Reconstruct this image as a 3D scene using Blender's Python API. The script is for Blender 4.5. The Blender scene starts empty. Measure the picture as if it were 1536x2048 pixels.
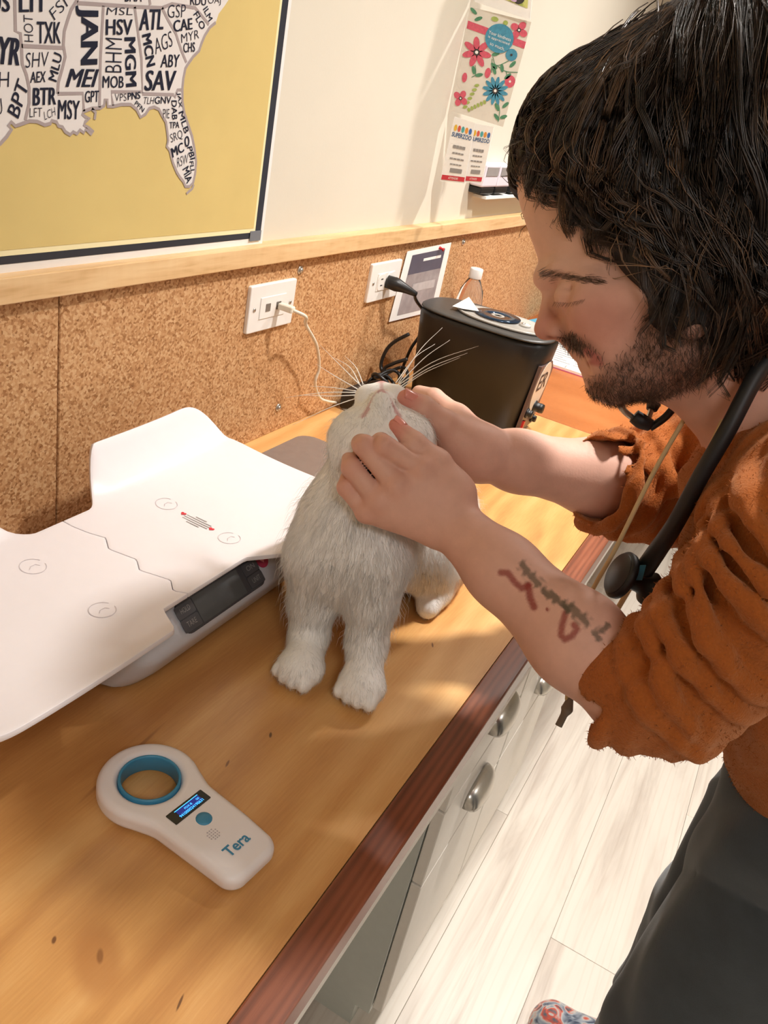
import bpy, bmesh, math, random
import numpy as np
from mathutils import Vector, Matrix
random.seed(7); RNG = np.random.default_rng(11)

# ------------------------------------------------------------------ camera
SC = bpy.context.scene
COL = SC.collection
F_PX = 1670.26; CX, CY = 768.0, 1024.0
# rows: world X (along the counter), Y (to the wall), Z (up) in camera coords (right, down, forward)
M = np.array([[0.46344801, -0.33159656, 0.82174185],
              [-0.86525673, -0.3694076, 0.33892301],
              [0.19117198, -0.86809086, -0.45811737]])
CAM = np.array([0.0, 0.0, 1.48])
FWD = M @ np.array([0, 0, 1.0]); RGT = M @ np.array([1.0, 0, 0]); UPV = -(M @ np.array([0, 1.0, 0]))
cam_data = bpy.data.cameras.new('camera'); cam = bpy.data.objects.new('camera', cam_data); COL.objects.link(cam)
cam_data.sensor_fit = 'VERTICAL'; cam_data.sensor_height = 36.0; cam_data.lens = F_PX / 2048 * 36.0
cam_data.clip_start = 0.02; cam_data.clip_end = 50
rot = Matrix(((RGT[0], UPV[0], -FWD[0]), (RGT[1], UPV[1], -FWD[1]), (RGT[2], UPV[2], -FWD[2])))
cam.matrix_world = Matrix.Translation(Vector(CAM)) @ rot.to_4x4()
SC.camera = cam

# ------------------------------------------------------------------ world, lamps, exposure
SC.view_settings.view_transform = 'Standard'; SC.view_settings.look = 'None'
SC.view_settings.gamma = 1.0; SC.view_settings.use_curve_mapping = False
SC.view_settings.exposure = -0.22
W = bpy.data.worlds.new('world'); SC.world = W; W.use_nodes = True
W.node_tree.nodes['Background'].inputs[0].default_value = (1.0, 0.97, 0.94, 1)
W.node_tree.nodes['Background'].inputs[1].default_value = 0.1
LAMPS = [  # x, y, watts, radius, colour : round ceiling lamps of the room, then one added fill lamp
    (2.25, 0.05, 20.0, 0.05, (1.0, 0.955, 0.90)),
    (1.25, -0.10, 21.0, 0.06, (1.0, 0.96, 0.91)),
    (1.60, -1.50, 8.5, 0.16, (1.0, 0.97, 0.95)),
    (-0.75, -0.70, 17.5, 0.30, (1.0, 0.97, 0.96)),  # unseen fill lamp, added to brighten cat front, face and hands
]
CEIL = 2.42
cy_ = SC.cycles; cy_.max_bounces = 6; cy_.diffuse_bounces = 4; cy_.glossy_bounces = 2; cy_.transmission_bounces = 5; cy_.caustics_reflective = False; cy_.caustics_refractive = False
cy_.use_adaptive_sampling = True; cy_.adaptive_threshold = 0.07; cy_.adaptive_min_samples = 12
def ray(u, v):
    d = M @ np.array([u - CX, v - CY, F_PX]); return d / np.linalg.norm(d)
def wz(u, v, z): d = ray(u, v); return CAM + d * (z - CAM[2]) / d[2]
def wy(u, v, y): d = ray(u, v); return CAM + d * y / d[1]
def wx(u, v, x): d = ray(u, v); return CAM + d * x / d[0]
def wt(u, v, t): d = ray(u, v); return CAM + d * t / np.dot(d, FWD)
def pj(P):
    Q = (np.atleast_2d(P) - CAM) @ M
    return np.stack([CX + F_PX * Q[:, 0] / Q[:, 2], CY + F_PX * Q[:, 1] / Q[:, 2]], 1)

# ------------------------------------------------------------------ materials
def srgb(r, g, b):
    def c(x):
        x /= 255.0
        return x / 12.92 if x <= 0.04045 else ((x + 0.055) / 1.055) ** 2.4
    return (c(r), c(g), c(b), 1.0)
class NT:
    def __init__(s, name):
        s.m = bpy.data.materials.new(name); s.m.use_nodes = True
        s.t = s.m.node_tree; s.b = s.t.nodes['Principled BSDF']
    def n(s, typ, **kw):
        nd = s.t.nodes.new(typ)
        for k, v in kw.items():
            if k in ('ins',):
                for a, b in v.items(): nd.inputs[a].default_value = b
            else: setattr(nd, k, v)
        return nd
    def l(s, a, b): s.t.links.new(a, b)
    def ramp(s, fac, stops):
        r = s.n('ShaderNodeValToRGB')
        e = r.color_ramp.elements
        while len(e) < len(stops): e.new(0.5)
        for i, (p, c) in enumerate(stops): e[i].position = p; e[i].color = c
        s.l(fac, r.inputs[0]); return r.outputs[0]
    def coord(s, scale=(1, 1, 1), kind='Object', rot=(0, 0, 0), loc=(0, 0, 0)):
        tc = s.n('ShaderNodeTexCoord'); mp = s.n('ShaderNodeMapping')
        mp.inputs['Scale'].default_value = scale; mp.inputs['Rotation'].default_value = rot; mp.inputs['Location'].default_value = loc
        s.l(tc.outputs[kind], mp.inputs[0]); return mp.outputs[0]
    def noise(s, vec, scale, detail=4, rough=0.55, dist=0.0):
        nd = s.n('ShaderNodeTexNoise'); nd.inputs['Scale'].default_value = scale
        nd.inputs['Detail'].default_value = detail; nd.inputs['Roughness'].default_value = rough; nd.inputs['Distortion'].default_value = dist
        s.l(vec, nd.inputs['Vector']); return nd.outputs['Fac']
    def mix(s, fac, a, b, mode='MIX'):
        nd = s.n('ShaderNodeMix', data_type='RGBA', blend_type=mode)
        for sock, v in ((nd.inputs['Factor'], fac), (nd.inputs['A'], a), (nd.inputs['B'], b)):
            if hasattr(v, 'is_linked'): s.l(v, sock)
            elif isinstance(v, (int, float)): sock.default_value = v
            else: sock.default_value = v
        # colour sockets are the ones named A/B of RGBA type
        return nd
    def bump(s, h, strength=0.2, dist=0.002):
        b = s.n('ShaderNodeBump'); b.inputs['Strength'].default_value = strength; b.inputs['Distance'].default_value = dist
        s.l(h, b.inputs['Height']); s.l(b.outputs[0], s.b.inputs['Normal'])
def cmix(nt, fac, a, b, mode='MIX'):
    nd = nt.n('ShaderNodeMix', data_type='RGBA', blend_type=mode)
    fi, ai, bi = nd.inputs[0], nd.inputs[6], nd.inputs[7]
    for sock, v in ((fi, fac), (ai, a), (bi, b)):
        if isinstance(v, bpy.types.NodeSocket): nt.l(v, sock)
        else: sock.default_value = v
    return nd.outputs[2]
MATS = {}
def plain(name, col, rough=0.5, metal=0.0, spec=0.5, var=0.06, vs=60.0, bump=0.0, bs=300.0, trans=0.0, emit=None, es=1.0, sheen=0.0, sss=0.0, coat=0.0, ior=None):
    if name in MATS: return MATS[name]
    nt = NT(name); b = nt.b
    v = nt.coord(); f = nt.noise(v, vs, 3)
    lo = tuple(max(0, c * (1 - var)) for c in col[:3]) + (1,); hi = tuple(min(1, c * (1 + var)) for c in col[:3]) + (1,)
    nt.l(nt.ramp(f, [(0.3, lo), (0.7, hi)]), b.inputs['Base Color'])
    b.inputs['Roughness'].default_value = rough; b.inputs['Metallic'].default_value = metal
    b.inputs['Specular IOR Level'].default_value = spec
    b.inputs['Transmission Weight'].default_value = trans
    if ior: b.inputs['IOR'].default_value = ior
    if sheen: b.inputs['Sheen Weight'].default_value = sheen; b.inputs['Sheen Roughness'].default_value = 0.5
    if coat: b.inputs['Coat Weight'].default_value = coat; b.inputs['Coat Roughness'].default_value = 0.12
    if sss:
        b.inputs['Subsurface Weight'].default_value = sss; b.inputs['Subsurface Radius'].default_value = (1.0, 0.35, 0.2); b.inputs['Subsurface Scale'].default_value = 0.006
    if bump: nt.bump(nt.noise(v, bs, 4), bump, 0.001)
    if emit: b.inputs['Emission Color'].default_value = emit; b.inputs['Emission Strength'].default_value = es
    MATS[name] = nt.m; return nt.m
def fur_mat(name):
    nt = NT(name); a = nt.n('ShaderNodeVertexColor', layer_name='col'); d = nt.n('ShaderNodeBsdfDiffuse'); t = nt.n('ShaderNodeBsdfTranslucent'); m = nt.n('ShaderNodeMixShader'); m.inputs[0].default_value = .25
    g = nt.ramp(nt.noise(nt.coord(), 40, 3), [(.3, (.95, .95, .95, 1)), (.7, (1, 1, 1, 1))]); c = cmix(nt, 1.0, a.outputs[0], g, 'MULTIPLY')
    nt.l(c, d.inputs[0]); nt.l(c, t.inputs[0]); nt.l(d.outputs[0], m.inputs[1]); nt.l(t.outputs[0], m.inputs[2])
    nt.l(m.outputs[0], nt.t.nodes['Material Output'].inputs[0]); MATS[name] = nt.m; return nt.m
def vcol_mat(name, rough=0.5, spec=0.4, sss=0.0, bump=0.0, bs=300.0, sheen=0.0, var=0.12, vs=120.0, sheen_col=None):
    nt = NT(name); b = nt.b
    a = nt.n('ShaderNodeVertexColor', layer_name='col'); v = nt.coord()
    f = nt.noise(v, vs, 4)
    g = nt.ramp(f, [(0.25, (1 - var,) * 3 + (1,)), (0.75, (1 + 0 * var,) * 3 + (1,))])
    nt.l(cmix(nt, 1.0, a.outputs[0], g, 'MULTIPLY'), b.inputs['Base Color'])
    b.inputs['Roughness'].default_value = rough; b.inputs['Specular IOR Level'].default_value = spec
    if sss:
        b.inputs['Subsurface Weight'].default_value = sss; b.inputs['Subsurface Radius'].default_value = (1.0, 0.35, 0.2); b.inputs['Subsurface Scale'].default_value = 0.005
    if sheen:
        b.inputs['Sheen Weight'].default_value = sheen; b.inputs['Sheen Roughness'].default_value = 0.45
        if sheen_col: b.inputs['Sheen Tint'].default_value = sheen_col
    if bump: nt.bump(nt.noise(v, bs, 5, 0.6), bump, 0.0015)
    MATS[name] = nt.m; return nt.m

# ------------------------------------------------------------------ mesh helpers
def mesh_obj(name, verts, faces, mat, parent=None, smooth=False, cols=None):
    me = bpy.data.meshes.new(name)
    me.from_pydata([tuple(v) for v in verts], [], [tuple(f) for f in faces]); me.update()
    return link(name, me, mat, parent, smooth, cols)
def np_mesh(name, V, Fq, mat, parent=None, smooth=True, cols=None):
    """V (n,3) array, Fq (m,3|4) array"""
    me = bpy.data.meshes.new(name); n, k = Fq.shape
    me.vertices.add(len(V)); me.vertices.foreach_set('co', np.ascontiguousarray(V, dtype=np.float32).ravel())
    me.loops.add(n * k); me.loops.foreach_set('vertex_index', np.ascontiguousarray(Fq, dtype=np.int32).ravel())
    me.polygons.add(n); me.polygons.foreach_set('loop_start', np.arange(0, n * k, k, dtype=np.int32))
    me.update(calc_edges=True); me.validate()
    return link(name, me, mat, parent, smooth, cols)
def link(name, me, mat, parent=None, smooth=False, cols=None):
    o = bpy.data.objects.new(name, me); COL.objects.link(o)
    if mat: me.materials.append(mat)
    if smooth: me.polygons.foreach_set('use_smooth', np.ones(len(me.polygons), dtype=bool))
    if cols is not None:
        at = me.color_attributes.new('col', 'FLOAT_COLOR', 'POINT')
        c = np.ones((len(me.vertices), 4), dtype=np.float32); c[:, :3] = cols
        at.data.foreach_set('color', c.ravel())
    if parent: put(o, parent)
    return o
def put(o, p):
    """parent without moving: world stays put"""
    o.parent = p; o.matrix_parent_inverse = p.matrix_world.inverted()
def empty(name, loc, label, cat, group=None):
    o = bpy.data.objects.new(name, None); COL.objects.link(o); o.location = Vector(loc)
    o.empty_display_size = 0.05
    o.matrix_world = Matrix.Translation(Vector(loc))
    tag(o, label, cat, group); return o
def tag(o, label=None, cat=None, group=None, kind=None):
    if label: o['label'] = label
    if cat: o['category'] = cat
    if group: o['group'] = group
    if kind: o['kind'] = kind
    return o
def bm_obj(name, bm, mat, parent=None, smooth=False):
    me = bpy.data.meshes.new(name); bm.normal_update(); bm.to_mesh(me); bm.free()
    return link(name, me, mat, parent, smooth)
def box(name, lo, hi, mat, parent=None, bev=0.0, seg=2, smooth=False):
    bm = bmesh.new(); bmesh.ops.create_cube(bm, size=1.0)
    lo = Vector(lo); hi = Vector(hi)
    for v in bm.verts: v.co = Vector((lo[i] + (v.co[i] + 0.5) * (hi[i] - lo[i]) for i in range(3)))
    if bev: bmesh.ops.bevel(bm, geom=bm.edges[:], offset=bev, segments=seg, profile=0.5, affect='EDGES')
    return bm_obj(name, bm, mat, parent, smooth)
def frame_of(d):
    d = np.array(d, float); d /= np.linalg.norm(d)
    a = np.array([0, 0, 1.0]) if abs(d[2]) < 0.9 else np.array([1.0, 0, 0])
    x = np.cross(a, d); x /= np.linalg.norm(x); y = np.cross(d, x); return x, y, d
def catmull(pts, n):
    P = np.array(pts, float)
    if len(P) == 2: return np.array([P[0] + (P[1] - P[0]) * t for t in np.linspace(0, 1, n)])
    P = np.vstack([2 * P[0] - P[1], P, 2 * P[-1] - P[-2]]); m = len(P) - 3; out = []
    for t in np.linspace(0, m - 1e-6, n):
        i = int(t); f = t - i; a, b, c, d = P[i:i + 4]
        out.append(0.5 * ((2 * b) + (-a + c) * f + (2 * a - 5 * b + 4 * c - d) * f * f + (-a + 3 * b - 3 * c + d) * f ** 3))
    return np.array(out)
def tube_geo(path, rad, sides=10, caps=True, flat=1.0):
    P = np.array(path, float); n = len(P); R = np.full(n, rad) if np.isscalar(rad) else np.array(rad, float)
    T = np.gradient(P, axis=0); T /= np.linalg.norm(T, axis=1)[:, None] + 1e-12
    x, y, _ = frame_of(T[0]); V = []; Fs = []
    for i in range(n):
        x = x - T[i] * np.dot(x, T[i]); x /= np.linalg.norm(x); y = np.cross(T[i], x)
        for k in range(sides):
            a = 2 * math.pi * k / sides; V.append(P[i] + R[i] * (math.cos(a) * x + flat * math.sin(a) * y))
    for i in range(n - 1):
        for k in range(sides):
            k2 = (k + 1) % sides; Fs.append((i * sides + k, i * sides + k2, (i + 1) * sides + k2, (i + 1) * sides + k))
    if caps: Fs.append(tuple(range(sides))[::-1]); Fs.append(tuple((n - 1) * sides + k for k in range(sides)))
    return V, Fs
def tube(name, pts, rad, mat, parent=None, n=40, sides=10, flat=1.0, raw=False):
    path = pts if raw else catmull(pts, n)
    if not np.isscalar(rad): rad = np.interp(np.linspace(0, 1, len(path)), np.linspace(0, 1, len(rad)), rad)
    V, Fs = tube_geo(path, rad, sides, True, flat)
    return mesh_obj(name, V, Fs, mat, parent, True)
def lathe(name, prof, origin, axis, mat, parent=None, n=32, smooth=True):
    """prof: list of (r, h) along the axis"""
    x, y, d = frame_of(axis); o = np.array(origin, float); V = []; Fs = []
    for r, h in prof:
        for k in range(n):
            a = 2 * math.pi * k / n; V.append(o + d * h + r * (math.cos(a) * x + math.sin(a) * y))
    m = len(prof)
    for i in range(m - 1):
        for k in range(n):
            k2 = (k + 1) % n; Fs.append((i * n + k, i * n + k2, (i + 1) * n + k2, (i + 1) * n + k))
    if prof[0] == prof[-1]: return mesh_obj(name, V, Fs, mat, parent, smooth)
    if prof[0][0] > 1e-6: Fs.append(tuple(range(n))[::-1])
    if prof[-1][0] > 1e-6: Fs.append(tuple((m - 1) * n + k for k in range(n)))
    return mesh_obj(name, V, Fs, mat, parent, smooth)
def prism(name, poly, origin, ex, ey, h, mat, parent=None, bev=0.0, smooth=False):
    """extrude a 2D outline (in the ex, ey plane) by h along ex x ey"""
    ex = np.array(ex, float); ey = np.array(ey, float); o = np.array(origin, float); nz = np.cross(ex, ey); nz /= np.linalg.norm(nz)
    bm = bmesh.new(); vs = [bm.verts.new(Vector(o + ex * a + ey * b)) for a, b in poly]
    f = bm.faces.new(vs)
    r = bmesh.ops.extrude_face_region(bm, geom=[f]); ev = [g for g in r['geom'] if isinstance(g, bmesh.types.BMVert)]
    bmesh.ops.translate(bm, vec=Vector(nz * h), verts=ev)
    bmesh.ops.recalc_face_normals(bm, faces=bm.faces[:])
    if bev:
        te = [e for e in bm.edges if all(v in ev for v in e.verts)]
        bmesh.ops.bevel(bm, geom=te, offset=bev, segments=3, profile=0.5, affect='EDGES')
    return bm_obj(name, bm, mat, parent, smooth)
def rrect(w, h, r, n=6, cx=0, cy=0):
    out = []
    for sx, sy, a0 in ((1, 1, 0), (-1, 1, 90), (-1, -1, 180), (1, -1, 270)):
        for k in range(n + 1):
            a = math.radians(a0 + 90 * k / n); out.append((cx + sx * (w / 2 - r) + r * math.cos(a), cy + sy * (h / 2 - r) + r * math.sin(a)))
    return out
def text_geo(s, offset=0.0):
    cu = bpy.data.curves.new('txt', 'FONT'); cu.body = s; cu.offset = offset; cu.resolution_u = 3
    ob = bpy.data.objects.new('txt', cu); COL.objects.link(ob)
    dg = bpy.context.evaluated_depsgraph_get(); me = ob.evaluated_get(dg).to_mesh()
    V = np.array([v.co[:] for v in me.vertices]) if len(me.vertices) else np.zeros((0, 3)); Fs = [tuple(p.vertices) for p in me.polygons]
    ob.evaluated_get(dg).to_mesh_clear(); bpy.data.objects.remove(ob); bpy.data.curves.remove(cu)
    return V, Fs
class Joined:
    def __init__(s): s.V = []; s.F = []
    def add(s, V, Fs):
        o = len(s.V); s.V += [tuple(v) for v in V]; s.F += [tuple(i + o for i in f) for f in Fs]
    def text(s, txt, bl, br, tl, off=0.0, lift=(0, 0, 0)):
        V, Fs = text_geo(txt, off)
        if not len(V): return
        lo = V.min(0); hi = V.max(0); bl = np.array(bl, float); ex = np.array(br) - bl; ey = np.array(tl) - bl
        U = (V - lo) / np.maximum(hi - lo, 1e-6)
        s.add([bl + ex * u[0] + ey * u[1] + np.array(lift) for u in U], Fs)
    def build(s, name, mat, parent=None, smooth=False): return mesh_obj(name, s.V, s.F, mat, parent, smooth)
def ribbon2(pts, w, nrm):
    """flat strip along pts lying across nrm"""
    P = np.array(pts, float); T = np.gradient(P, axis=0); n = np.array(nrm, float)
    S = np.cross(T, n); S /= np.linalg.norm(S, axis=1)[:, None] + 1e-12
    V = []; Fs = []
    for p, s_ in zip(P, S): V += [p - s_ * w / 2, p + s_ * w / 2]
    for i in range(len(P) - 1): Fs.append((2 * i, 2 * i + 1, 2 * i + 3, 2 * i + 2))
    return V, Fs
# ------------------------------------------------------------------ the room
WALL_Y = 0.722; TOP = 0.90
def floor_mat():
    nt = NT('whitewashed_plank'); b = nt.b
    oi = nt.n('ShaderNodeObjectInfo')
    tc = nt.n('ShaderNodeTexCoord'); add = nt.n('ShaderNodeVectorMath', operation='ADD')
    mul = nt.n('ShaderNodeVectorMath', operation='SCALE'); mul.inputs['Scale'].default_value = 13.0
    cmb = nt.n('ShaderNodeCombineXYZ')
    nt.l(oi.outputs['Random'], cmb.inputs[0]); nt.l(oi.outputs['Random'], cmb.inputs[1]); nt.l(cmb.outputs[0], mul.inputs[0])
    nt.l(tc.outputs['Object'], add.inputs[0]); nt.l(mul.outputs[0], add.inputs[1])
    mp = nt.n('ShaderNodeMapping'); mp.inputs['Scale'].default_value = (0.55, 5.5, 1); nt.l(add.outputs[0], mp.inputs[0])
    n1 = nt.noise(mp.outputs[0], 2.2, 5, 0.6, 1.2)
    wv = nt.n('ShaderNodeTexWave', wave_type='BANDS', bands_direction='Y'); wv.inputs['Scale'].default_value = 3.0
    wv.inputs['Distortion'].default_value = 9.0; wv.inputs['Detail'].default_value = 2.0; wv.inputs['Detail Scale'].default_value = 0.8
    nt.l(mp.outputs[0], wv.inputs['Vector'])
    base = nt.ramp(n1, [(0.3, srgb(196, 184, 172)), (0.5, srgb(220, 211, 199)), (0.75, srgb(228, 220, 209))])
    gr = nt.ramp(wv.outputs['Fac'], [(0.0, (0.86, 0.82, 0.78, 1)), (0.18, (1, 1, 1, 1))])
    nt.l(cmix(nt, 0.35, base, gr, 'MULTIPLY'), b.inputs['Base Color'])
    b.inputs['Roughness'].default_value = 0.38
    nt.bump(n1, 0.05, 0.001); return nt.m
def wood_mat(name, stops, axis_scale, rough=0.3, coat=0.35, knots=(), wave=5.0, dist=6.0, wamp=0.22, speck=None, speck_scale=(4, 34, 8)):
    nt = NT(name); b = nt.b
    v = nt.coord(axis_scale)
    n0 = nt.noise(v, 1.3, 4, 0.5, 0.6)
    wv = nt.n('ShaderNodeTexWave', wave_type='BANDS', bands_direction='Y', wave_profile='SIN'); wv.inputs['Scale'].default_value = wave
    wv.inputs['Distortion'].default_value = dist; wv.inputs['Phase Offset'].default_value = 1.3; wv.inputs['Detail'].default_value = 3; wv.inputs['Detail Scale'].default_value = 0.7; wv.inputs['Detail Roughness'].default_value = 0.5
    nt.l(v, wv.inputs['Vector'])
    fine = nt.noise(nt.coord((axis_scale[0] * 2, axis_scale[1] * 9, 1)), 9, 4, 0.6)
    mx = nt.n('ShaderNodeMath', operation='MULTIPLY_ADD'); nt.l(wv.outputs['Fac'], mx.inputs[0]); mx.inputs[1].default_value = wamp; nt.l(n0, mx.inputs[2])
    m2 = nt.n('ShaderNodeMath', operation='MULTIPLY_ADD'); nt.l(fine, m2.inputs[0]); m2.inputs[1].default_value = 0.28; nt.l(mx.outputs[0], m2.inputs[2])
    m3 = nt.n('ShaderNodeMath', operation='SUBTRACT'); nt.l(m2.outputs[0], m3.inputs[0]); m3.inputs[1].default_value = wamp / 2 + 0.14
    col = nt.ramp(m3.outputs[0], stops)
    for (kx, ky, rx, ry, c, ang) in knots:
        mp = nt.coord((1 / rx, 1 / ry, 0), loc=(0, 0, 0))
        tc = nt.n('ShaderNodeTexCoord'); sub = nt.n('ShaderNodeVectorMath', operation='SUBTRACT'); sub.inputs[1].default_value = (kx, ky, 0)
        nt.l(tc.outputs['Object'], sub.inputs[0])
        rt = nt.n('ShaderNodeVectorRotate', rotation_type='Z_AXIS'); rt.inputs['Angle'].default_value = -ang; nt.l(sub.outputs[0], rt.inputs['Vector'])
        sc = nt.n('ShaderNodeVectorMath', operation='MULTIPLY'); sc.inputs[1].default_value = (1 / rx, 1 / ry, 0); nt.l(rt.outputs[0], sc.inputs[0])
        ln = nt.n('ShaderNodeVectorMath', operation='LENGTH'); nt.l(sc.outputs[0], ln.inputs[0])
        mr = nt.n('ShaderNodeMapRange', interpolation_type='SMOOTHSTEP'); mr.inputs['From Min'].default_value = 0.45; mr.inputs['From Max'].default_value = 1.0
        mr.inputs['To Min'].default_value = c[3]; mr.inputs['To Max'].default_value = 0.0; nt.l(ln.outputs['Value'], mr.inputs['Value'])
        col = cmix(nt, mr.outputs['Result'], col, tuple(c[:3]) + (1,))
    nt.l(col, b.inputs['Base Color'])
    b.inputs['Roughness'].default_value = rough; b.inputs['Coat Weight'].default_value = coat; b.inputs['Coat Roughness'].default_value = 0.25
    nt.bump(fine, 0.04, 0.0006); return nt.m
def cork_mat():
    nt = NT('cork'); b = nt.b; v = nt.coord()
    vo = nt.n('ShaderNodeTexVoronoi', feature='F1'); vo.inputs['Scale'].default_value = 330; nt.l(v, vo.inputs['Vector'])
    sep = nt.n('ShaderNodeSeparateColor'); nt.l(vo.outputs['Color'], sep.inputs[0])
    base = nt.ramp(sep.outputs[0], [(0.0, srgb(150, 104, 64)), (0.25, srgb(182, 134, 90)), (0.6, srgb(200, 154, 108)), (1.0, srgb(214, 174, 130))])
    n2 = nt.noise(v, 150, 5, 0.7)
    dk = nt.ramp(n2, [(0.28, srgb(140, 96, 60)), (0.40, (1, 1, 1, 1))])
    nt.l(cmix(nt, 0.75, base, dk, 'MULTIPLY'), b.inputs['Base Color'])
    b.inputs['Roughness'].default_value = 0.75; b.inputs['Specular IOR Level'].default_value = 0.25
    nt.bump(n2, 0.35, 0.0015); return nt.m
M_WALL = plain('cream_wall_paint', srgb(218, 212, 197), 0.65, var=0.015, vs=6, bump=0.10, bs=220)
M_CEIL = plain('white_ceiling_paint', srgb(240, 236, 228), 0.8, var=0.01)
M_CORK = cork_mat()
M_PINE = wood_mat('pale_pine', [(0.25, srgb(206, 164, 112)), (0.5, srgb(226, 188, 138)), (0.8, srgb(238, 206, 158))], (3, 30, 30), 0.45, 0.1)
KN = [(wz(200, 1912, TOP)[0], wz(200, 1912, TOP)[1], 0.0075, 0.003, (0.10, 0.045, 0.02, 1.0), 0.75),
      (wz(195, 1920, TOP)[0], wz(195, 1920, TOP)[1], 0.04, 0.022, (0.42, 0.17, 0.05, 0.6), 0.9),
      (wz(108, 1880, TOP)[0], wz(108, 1880, TOP)[1], 0.004, 0.002, (0.16, 0.06, 0.02, 0.95), 0.6),
      (wz(360, 2005, TOP)[0], wz(360, 2005, TOP)[1], 0.008, 0.0012, (0.12, 0.05, 0.02, 0.9), 0.3),
      (wz(541, 1470, TOP)[0], wz(541, 1470, TOP)[1], 0.005, 0.0018, (0.12, 0.05, 0.02, 0.9), 0.5),
      (wz(455, 1527, TOP)[0], wz(455, 1527, TOP)[1], 0.006, 0.0015, (0.2, 0.08, 0.03, 0.9), 0.3),
      (wz(250, 1520, TOP)[0], wz(250, 1520, TOP)[1], 0.07, 0.003, (0.26, 0.10, 0.035, 0.6), 0.08),
      (wz(865, 1290, TOP)[0], wz(865, 1290, TOP)[1], 0.006, 0.0015, (0.2, 0.08, 0.03, 0.9), 0.5)]
M_MAPLE = wood_mat('lacquered_maple', [(0.15, srgb(172, 114, 62)), (0.5, srgb(208, 154, 92)), (0.85, srgb(232, 186, 124))], (1.6, 6, 6), 0.30, 0.35, KN, 1.2, 14.0, 0.16)
M_CHERRY = wood_mat('dark_cherry', [(0.2, srgb(84, 44, 28)), (0.5, srgb(128, 70, 46)), (0.85, srgb(152, 90, 62))], (2.5, 26, 26), 0.32, 0.35, (), 1.5, 6.0, 0.2)
M_DESK = wood_mat('orange_cherry', [(0.2, srgb(150, 84, 40)), (0.5, srgb(176, 104, 54)), (0.85, srgb(192, 122, 70))], (4, 1.2, 4), 0.35, 0.3, (), 1.0, 8.0, 0.15)
M_WHITEP = plain('white_melamine', srgb(232, 226, 216), 0.4, var=0.02)
M_GREYP = plain('grey_green_laminate', srgb(196, 200, 192), 0.45, var=0.02)
M_STEEL = plain('brushed_nickel', srgb(200, 196, 188), 0.28, 0.9, var=0.04)
M_WHITE = plain('white_plastic', srgb(238, 236, 232), 0.35, var=0.015)
M_DARK = plain('dark_gap', srgb(40, 38, 36), 0.8)
M_BLACK = plain('black_plastic', srgb(22, 21, 22), 0.42, var=0.1)
M_BLACKG = plain('black_rubber', srgb(24, 24, 26), 0.5, var=0.1)

X0, X1, Y0 = -1.6, 4.6, -2.3
def struct(o): o['kind'] = 'structure'; return o
fl = struct(box('floor', (X0, Y0, -0.05), (X1, WALL_Y, -0.006), plain('subfloor', srgb(150, 140, 128), .8)))
M_FLOOR = floor_mat()
PW = 0.19; ny = int((WALL_Y - Y0) / PW) + 1; mcache = {}
def plank_mesh(L):
    k = round(L, 3)
    if k not in mcache:
        bm = bmesh.new(); bmesh.ops.create_cube(bm, size=1.0)
        for v in bm.verts: v.co = Vector((v.co.x * (L - 0.0006), v.co.y * (PW - 0.0006), v.co.z * 0.006))
        te = [e for e in bm.edges if all(v.co.z > 0 for v in e.verts)]
        bmesh.ops.bevel(bm, geom=te, offset=0.0008, segments=1, affect='EDGES')
        me = bpy.data.meshes.new('plank'); bm.to_mesh(me); bm.free(); me.materials.append(M_FLOOR); mcache[k] = me
    return mcache[k]
for j in range(ny):
    y = WALL_Y - PW * (j + 0.5)
    if y - PW / 2 < Y0: continue
    x = X0; off = [0.4, 0.95, 0.65, 1.2][j % 4]; L = off
    while x < X1 - 0.01:
        L = min(L, X1 - x)
        o = bpy.data.objects.new('plank', plank_mesh(L)); COL.objects.link(o); o.location = (x + L / 2, y, -0.003)
        o.parent = fl; x += L; L = 1.24
struct(box('wall_left', (X0, WALL_Y, 0), (X1, WALL_Y + 0.1, CEIL), M_WALL))
struct(box('wall_right', (X0, Y0 - 0.1, 0), (X1, Y0, CEIL), M_WALL))
struct(box('wall_far', (X1, Y0, 0), (X1 + 0.1, WALL_Y, CEIL), M_WALL))
struct(box('wall_near', (X0 - 0.1, Y0, 0), (X0, WALL_Y, CEIL), M_WALL))
struct(box('ceiling', (X0, Y0, CEIL), (X1, WALL_Y, CEIL + 0.08), M_CEIL))
# cork cladding, two boards with a butt joint, under a pine rail
XS = wy(114, 820, 0.712)[0]
cork = empty('cork_board', (1.5, 0.718, TOP), 'brown cork boards lining the wall between counter and pine rail', 'cork board')
box('cork_panel', (X0 + 0.01, 0.710, TOP), (XS - 0.0012, WALL_Y - .0002, 1.1995), M_CORK, cork, 0.001, 1)
box('cork_panel', (XS + 0.0012, 0.710, TOP), (3.4, WALL_Y - .0002, 1.1995), M_CORK, cork, 0.001, 1)
struct(box('trim_1', (X0, 0.698, 1.200), (3.4, WALL_Y, 1.228), M_PINE, None, 0.0015, 2))

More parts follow.
